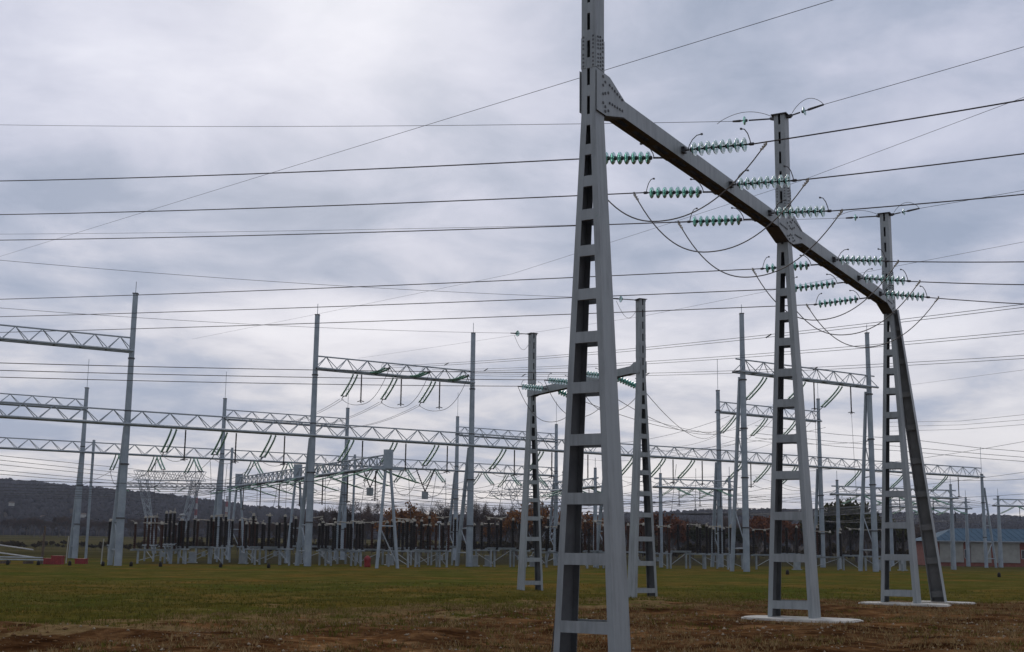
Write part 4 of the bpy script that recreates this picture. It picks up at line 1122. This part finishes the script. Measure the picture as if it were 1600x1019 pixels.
# ------------------------------------------------------------------ brick building with blue roof
BY = 198.0
x0, x1 = at(1457, 880, BY).x, at(1720, 880, BY).x
rb = thing('brick_building', V((x0, BY, GZ)), 'long red brick building with blue metal roof at the right edge', 'building')
Lb, Db, Hb = x1 - x0, 11.0, 3.9
mb = MB(); mb.box((0.4, 0, -.2), (Lb - .4, Db, Hb)); wallo = link('wall', mb.mesh('wall'), M['brick'], rb)
mb = MB(); ov = .8
v = [(-.2, -ov, Hb - .05), (Lb + .2, -ov, Hb - .05), (Lb + .2, Db + ov, Hb - .05), (-.2, Db + ov, Hb - .05), (5.2, Db / 2, Hb + 2.0), (Lb - 5.2, Db / 2, Hb + 2.0)]
mb.add(v, [(0, 1, 5, 4), (1, 2, 5), (2, 3, 4, 5), (3, 0, 4), (3, 2, 1, 0)])
rf = link('roof', mb.mesh('roof'), M['blueroof'], rb)
for k in range(26):
    xk = 1.0 + k * (Lb - 2) / 25
    t_ = min(1, min((xk + .2) / 5.4, (Lb + .2 - xk) / 5.4))
    bar('roof_seam', V((xk, -ov, Hb - .02)), V((xk, -ov + (Db / 2 + ov) * t_, Hb - .02 + 2.05 * t_)), .035, M['blueroof'], rf, V((0, 0, 0)))
mb = MB(); mb.box((-.25, -ov - .12, Hb - .16), (Lb + .25, -ov, Hb - .02)); link('gutter', mb.mesh('gutter'), M['galv2'], rf)
for k, (pa, pb) in enumerate(((1469, 1506), (1517, 1549), (1553, 1594), (1606, 1640))):
    xa, xb = at(pa, 880, BY).x - x0, at(pb, 880, BY).x - x0
    mb = MB(); mb.box((xa, -.14, .55), (xb, -.02, 3.55)); dd = link('roller_door', mb.mesh('roller_door'), M['panel'], rb)
    for j in range(10):
        mb = MB(); mb.box((xa + .08, -.19, .62 + j * .29), (xb - .08, -.142, .62 + j * .29 + .24)); link('slat', mb.mesh('slat'), M['panel'], dd)
    mb = MB(); mb.box((xa - .12, -.22, 3.55), (xb + .12, -.02, 3.75)); link('door_head', mb.mesh('door_head'), M['white'], dd)
for k, pa in enumerate((1463, 1511, 1600)):
    xa = at(pa, 880, BY).x - x0
    mb = MB(); mb.box((xa - .35, -.06, 1.2), (xa + .35, -.01, 2.6)); ww = link('window', mb.mesh('window'), M['white'], rb)
    mb = MB(); mb.box((xa - .28, -.075, 1.27), (xa + .28, -.063, 2.53)); link('pane', mb.mesh('pane'), M['darkglass'], ww)

# ------------------------------------------------------------------ trees
def tree_mesh(seed, H, spread, leafy, leaf_size, nleaf, droop=0.0):
    r_ = random.Random(seed); trunk = MB(); tips = []
    def grow(p0, d, ln, rad, lev):
        p1 = p0 + d * ln
        midp = p0.lerp(p1, .5) + V((r_.uniform(-1, 1), r_.uniform(-1, 1), 0)) * ln * .05
        trunk.tube([p0, midp, p1], [rad, rad * .8, rad * .62], 5 if lev < 2 else 3, False)
        if lev >= 3: tips.append((midp, p1)); return
        nch = r_.choice((3, 4)) if lev else 6
        for k in range(nch):
            a = r_.uniform(0, 2 * PI); t_ = r_.uniform(.45, 1.0) if lev else r_.uniform(.55, 1.05)
            side_ = V((math.cos(a), math.sin(a), 0))
            nd = (d * r_.uniform(.5, 1.0) + side_ * spread * r_.uniform(.5, 1.1) + V((0, 0, .22 - droop))).normalized()
            grow(p0.lerp(p1, min(t_, 1)), nd, ln * r_.uniform(.55, .8), rad * .5, lev + 1)
    grow(V((0, 0, -.3)), V((r_.uniform(-.05, .05), 0, 1)).normalized(), H * .38, H * .022, 0)
    rr_ = np.random.default_rng(seed)
    T = np.array([tuple(t_[1]) for t_ in tips]); M0 = np.array([tuple(t_[0]) for t_ in tips])
    idx = rr_.integers(0, len(T), nleaf); f = rr_.uniform(0, 1.25, (nleaf, 1))
    c = M0[idx] + (T[idx] - M0[idx]) * f + rr_.normal(0, H * (.028 if leafy else .02), (nleaf, 3))
    if leafy:
        a = rr_.normal(0, 1, (nleaf, 3)); a /= np.linalg.norm(a, axis=1, keepdims=True)
        b = np.cross(a, rr_.normal(0, 1, (nleaf, 3))); b /= np.linalg.norm(b, axis=1, keepdims=True)
        s = leaf_size * rr_.uniform(.5, 1.4, (nleaf, 1))
        v = np.stack([c - a * s, c + b * s * .6, c + a * s, c - b * s * .6], 1).reshape(-1, 3)
    else:       # bare twigs: slim upward slivers
        a = rr_.normal(0, .55, (nleaf, 3)); a[:, 2] = np.abs(rr_.normal(.8, .4, nleaf)); a /= np.linalg.norm(a, axis=1, keepdims=True)
        b = np.cross(a, rr_.normal(0, 1, (nleaf, 3))); b /= np.linalg.norm(b, axis=1, keepdims=True)
        ln = H * .05 * rr_.uniform(.5, 1.6, (nleaf, 1)); s = leaf_size
        v = np.stack([c - b * s, c + b * s, c + a * ln + b * s * .2, c + a * ln - b * s * .2], 1).reshape(-1, 3)
    fcs = np.arange(nleaf * 4).reshape(-1, 4)
    return trunk.mesh('trunk'), np_mesh('crown', v, fcs, False)
PROTO = {}
SHR = None
for kind, args, m_ in (('bare', (11, .55, False, .035, 2600), 'twig'), ('bare2', (9.5, .7, False, .035, 2400), 'twig'), ('russet', (9, .6, True, .22, 2400), 'russet'), ('rust', (8.5, .6, True, .24, 2200), 'rust'), ('olive', (11, .75, True, .30, 3200), 'olive'), ('shrub', (3.4, .9, True, .16, 1100), 'scrub')):
    tm, cm = tree_mesh(hash(kind) % 1 + len(kind) * 31 + len(m_), *args[:1], *args[1:])
    tm.materials.append(M['bark']); cm.materials.append(M[m_]); PROTO[kind] = (tm, cm)
TL = {'bare': ('bare_tree', 'bare brown tree in the leafless belt behind the switchyard'), 'bare2': ('bare_tree', 'bare brown tree in the leafless belt behind the switchyard'),
      'russet': ('russet_tree', 'orange autumn tree behind the switchyard'), 'rust': ('rust_tree', 'dark rust-coloured tree behind the right-hand switchgear'),
      'hedge': ('hedge_bush', 'small hedge bush in the field at far left'),
      'olive': ('olive_tree', 'dark olive leafy tree behind the right-hand portals'), 'shrub': ('shrub', 'low dark scrub bush at the back of the switchyard')}
def tree(kind, x, Y, s, nth=None):
    b = at(x, 870, Y); z = gz(b.x, b.y)
    nm, lab = TL[kind]
    if kind.startswith('bare'): lab = 'bare brown tree in the belt ' + ('under the left hill' if x < 432 else 'behind the middle of the switchyard' if x < 1000 else 'behind the right-hand switchgear')
    if nth is not None: lab += f', {NTH[nth]} of its kind from the left'
    r = thing(nm, V((b.x, b.y, z)), lab, 'bush' if kind in ('shrub', 'hedge') else 'tree', {'bare': 'bare trees', 'bare2': 'bare trees'}.get(kind, {'shrub': 'scrub bushes', 'hedge': 'hedge bushes'}.get(kind, nm + 's').replace('_', ' ')))
    r.rotation_euler = (0, 0, rng.uniform(0, 2 * PI)); r.scale = (s * rng.uniform(.9, 1.15), s * rng.uniform(.9, 1.15), s)
    tm, cm = PROTO['shrub' if kind == 'hedge' else kind]
    link('trunk', tm, None, r); link('crown', cm, None, r)
for x in np.arange(430, 1010, 11.5):
    tree('bare' if rng.uniform() < .5 else 'bare2', x + rng.uniform(-5, 5), rng.uniform(270, 380), rng.uniform(.8, 1.2) * (1.12 if 530 < x < 900 else .95))
for x in np.arange(-10, 430, 9):
    tree('bare2', x + rng.uniform(-6, 6), rng.uniform(500, 600), rng.uniform(.8, 1.2))
for k, (x, Y, s) in enumerate(sorted(((612, 262, .95), (628, 268, 1.15), (645, 258, 1.2), (658, 266, 1.0), (775, 280, .9), (808, 250, 1.15), (822, 262, 1.3), (838, 255, 1.25), (856, 265, 1.3), (872, 262, 1.2), (930, 270, 1.1)))):
    tree('russet', x, Y, s * 1.08, k)
for k, (x, Y, s) in enumerate(sorted(((1010, 255, 1.2), (1030, 250, 1.3), (1050, 262, 1.2), (1068, 270, .95), (1185, 250, 1.2), (1202, 258, 1.25), (1222, 262, 1.2), (1240, 255, 1.05), (1000, 262, 1.1)))):
    tree('rust', x, Y, s * .95, k)
for k, (x, Y, s) in enumerate(sorted(((1296, 236, 1.05), (1318, 230, 1.2), (1338, 240, 1.15), (1358, 236, 1.0), (1276, 250, .95), (1385, 245, .85), (1410, 252, .8), (1150, 262, .7), (1100, 268, .75), (1120, 272, .7)))):
    tree('olive', x, Y, s, k)
for x in np.arange(1000, 1460, 12):
    tree('bare2' if rng.uniform() < .6 else 'bare', x + rng.uniform(-5, 5), rng.uniform(285, 350), rng.uniform(.85, 1.1))
for x in np.arange(222, 1450, 12.0):
    tree('shrub', x + rng.uniform(-5, 5), rng.uniform(196, 240), rng.uniform(.7, 1.25))

for x in np.arange(4, 222, 7.5):
    tree('hedge', x + rng.uniform(-4, 4), rng.uniform(255, 330), rng.uniform(.35, .8))
# a belt of field hedge and village specks far left
for k, (x, y, Y) in enumerate(((68, 810, 800), (18, 788, 900), (130, 806, 840))):
    b = at(x, y, Y); r = thing('far_house', b, f'{["pale", "tiny", "small"][k]} distant house on the left hillside', 'house'); r.scale = (.45, .45, .4)
    mb = MB(); mb.box((-3.5, -3, -3), (3.5, 3, 2.2)); link('wall', mb.mesh('wall'), M['panel'], r)
    mb = MB(); mb.add([(-4, -3.5, 2.2), (4, -3.5, 2.2), (4, 3.5, 2.2), (-4, 3.5, 2.2), (-4, 0, 4.6), (4, 0, 4.6)], [(0, 1, 5, 4), (2, 3, 4, 5), (1, 2, 5), (3, 0, 4), (3, 2, 1, 0)]); link('roof', mb.mesh('roof'), M['wood'], r)

# ------------------------------------------------------------------ grass, straw and stones near the camera
def tufts(name, n, xr, yr, hgt, m, label, test, seed, blades=4, width=.010):
    r_ = np.random.default_rng(seed)
    x = r_.uniform(*xr, n); y = r_.uniform(*yr, n)
    k = test(x, y, r_); x, y = x[k], y[k]; n = len(x)
    x = np.repeat(x, blades) + r_.normal(0, .035, n * blades); y = np.repeat(y, blades) + r_.normal(0, .035, n * blades); n = len(x)
    z = ground_h(x, y) - .01
    a = r_.uniform(0, 2 * PI, n); hh = hgt * r_.uniform(.4, 1.3, n); lean = r_.uniform(.1, .9, n) * hh; w = width * r_.uniform(.6, 1.5, n)
    a2 = r_.uniform(0, 2 * PI, n)
    v = np.stack([np.stack([x - w * np.cos(a2), y - w * np.sin(a2), z], 1), np.stack([x + w * np.cos(a2), y + w * np.sin(a2), z], 1), np.stack([x + lean * np.cos(a), y + lean * np.sin(a), z + hh], 1)], 1).reshape(-1, 3)
    o = link(name, np_mesh(name, v, np.arange(n * 3).reshape(-1, 3), False), m)
    return tag(o, label, 'grass', kind='stuff')
M['grassblade'] = mat('grass_blades', (.066, .072, .012), (.17, .138, .034), .9, 0, .35, spec=0.0)
M['strawblade'] = mat('dead_grass', (.16, .105, .044), (.34, .235, .11), .9, 0, 2.0, spec=0.0)
def edge_y(x): return 36.5 + 1.25 * np.clip(x, -14, 11)
def patch(x, y): return np.sin(x * .8 + 1.7 * np.sin(y * .45)) * np.sin(y * .6 + 1.1 * np.sin(x * .5 + 1)) 
tufts('grass', 60000, (-26, 30), (19, 75), .10, M['grassblade'], 'short dull green grass of the field', lambda x, y, r: (np.abs(x) < y * .46 + 2) & (y + 7 * patch(x, y) > edge_y(x) - 3) & (r.uniform(0, 1, len(x)) < 1.15 - sstep(34, 74, y)), 21)
tufts('grass', 9000, (-12, 14), (17, 45), .09, M['grassblade'], 'scattered green grass tufts on the bare soil', lambda x, y, r: (np.abs(x) < y * .46 + 2) & (y < edge_y(x)) & (patch(x * 1.7, y * 1.4) > .25), 22)
tufts('dead_grass', 34000, (-14, 26), (17, 52), .085, M['strawblade'], 'flattened straw-coloured dead grass around the soil', lambda x, y, r: (np.abs(x) < y * .46 + 2) & (y < edge_y(x) + 4) & (patch(x * 1.1 + 2, y * .9) > -.15), 23)
def stones(name, n, seed, smin, smax, m, label, xr, yr):
    r_ = np.random.default_rng(seed)
    base = np.array([(1, 0, 0), (0, 1, 0), (-1, 0, 0), (0, -1, 0), (0, 0, .75), (0, 0, -.6)], float); fb = np.array([(0, 1, 4), (1, 2, 4), (2, 3, 4), (3, 0, 4), (1, 0, 5), (2, 1, 5), (3, 2, 5), (0, 3, 5)])
    x = r_.uniform(*xr, n); y = r_.uniform(*yr, n); k = (y < edge_y(x) - 2) & (np.abs(x) < y * .46 + 1); x, y = x[k], y[k]; n = len(x)
    s = smin + (smax - smin) * r_.power(.45, n) ** 2
    v = base[None] * r_.uniform(.55, 1.25, (n, 6, 3)) * s[:, None, None]
    a = r_.uniform(0, 2 * PI, n); ca, sa = np.cos(a)[:, None], np.sin(a)[:, None]
    vx = v[..., 0] * ca - v[..., 1] * sa; vy = v[..., 0] * sa + v[..., 1] * ca
    v = np.stack([vx + x[:, None], vy + y[:, None], v[..., 2] + ground_h(x, y)[:, None] + s[:, None] * .15], -1)
    o = link(name, np_mesh(name, v.reshape(-1, 3), (fb[None] + (np.arange(n) * 6)[:, None, None]).reshape(-1, 3), False), m)
    return tag(o, label, 'stones', kind='stuff')
M['stone'] = mat('pale_stone', (.18, .14, .095), (.36, .30, .215), .9, 0, 6.0, spec=0.0)
M['clod'] = mat('soil_clods', (.08, .042, .02), (.18, .105, .052), .95, 0, 5.0, spec=0.0)
stones('gravel', 4200, 31, .008, .05, M['stone'], 'pale pebbles strewn over the bare soil', (-12, 14), (17.5, 34))
stones('soil_clods', 9000, 32, .012, .065, M['clod'], 'brown clods of turned soil in the foreground', (-12, 24), (17, 48))

# ------------------------------------------------------------------ damp autumn air
mb = MB(); mb.box((-2600, -120, -4), (2600, 2300, 190))
hz = link('haze', mb.mesh('haze'), None)
hm = bpy.data.materials.new('haze'); hm.use_nodes = True
ht = hm.node_tree; ht.nodes.clear()
ho = ht.nodes.new('ShaderNodeOutputMaterial'); hv_ = ht.nodes.new('ShaderNodeVolumePrincipled')
hv_.inputs['Color'].default_value = (.72, .80, .95, 1); hv_.inputs['Density'].default_value = .00011; hv_.inputs['Anisotropy'].default_value = .1
ht.links.new(hv_.outputs[0], ho.inputs['Volume'])
hz.data.materials.append(hm); hz['kind'] = 'stuff'; hz['label'] = 'thin bluish autumn haze over the whole scene'
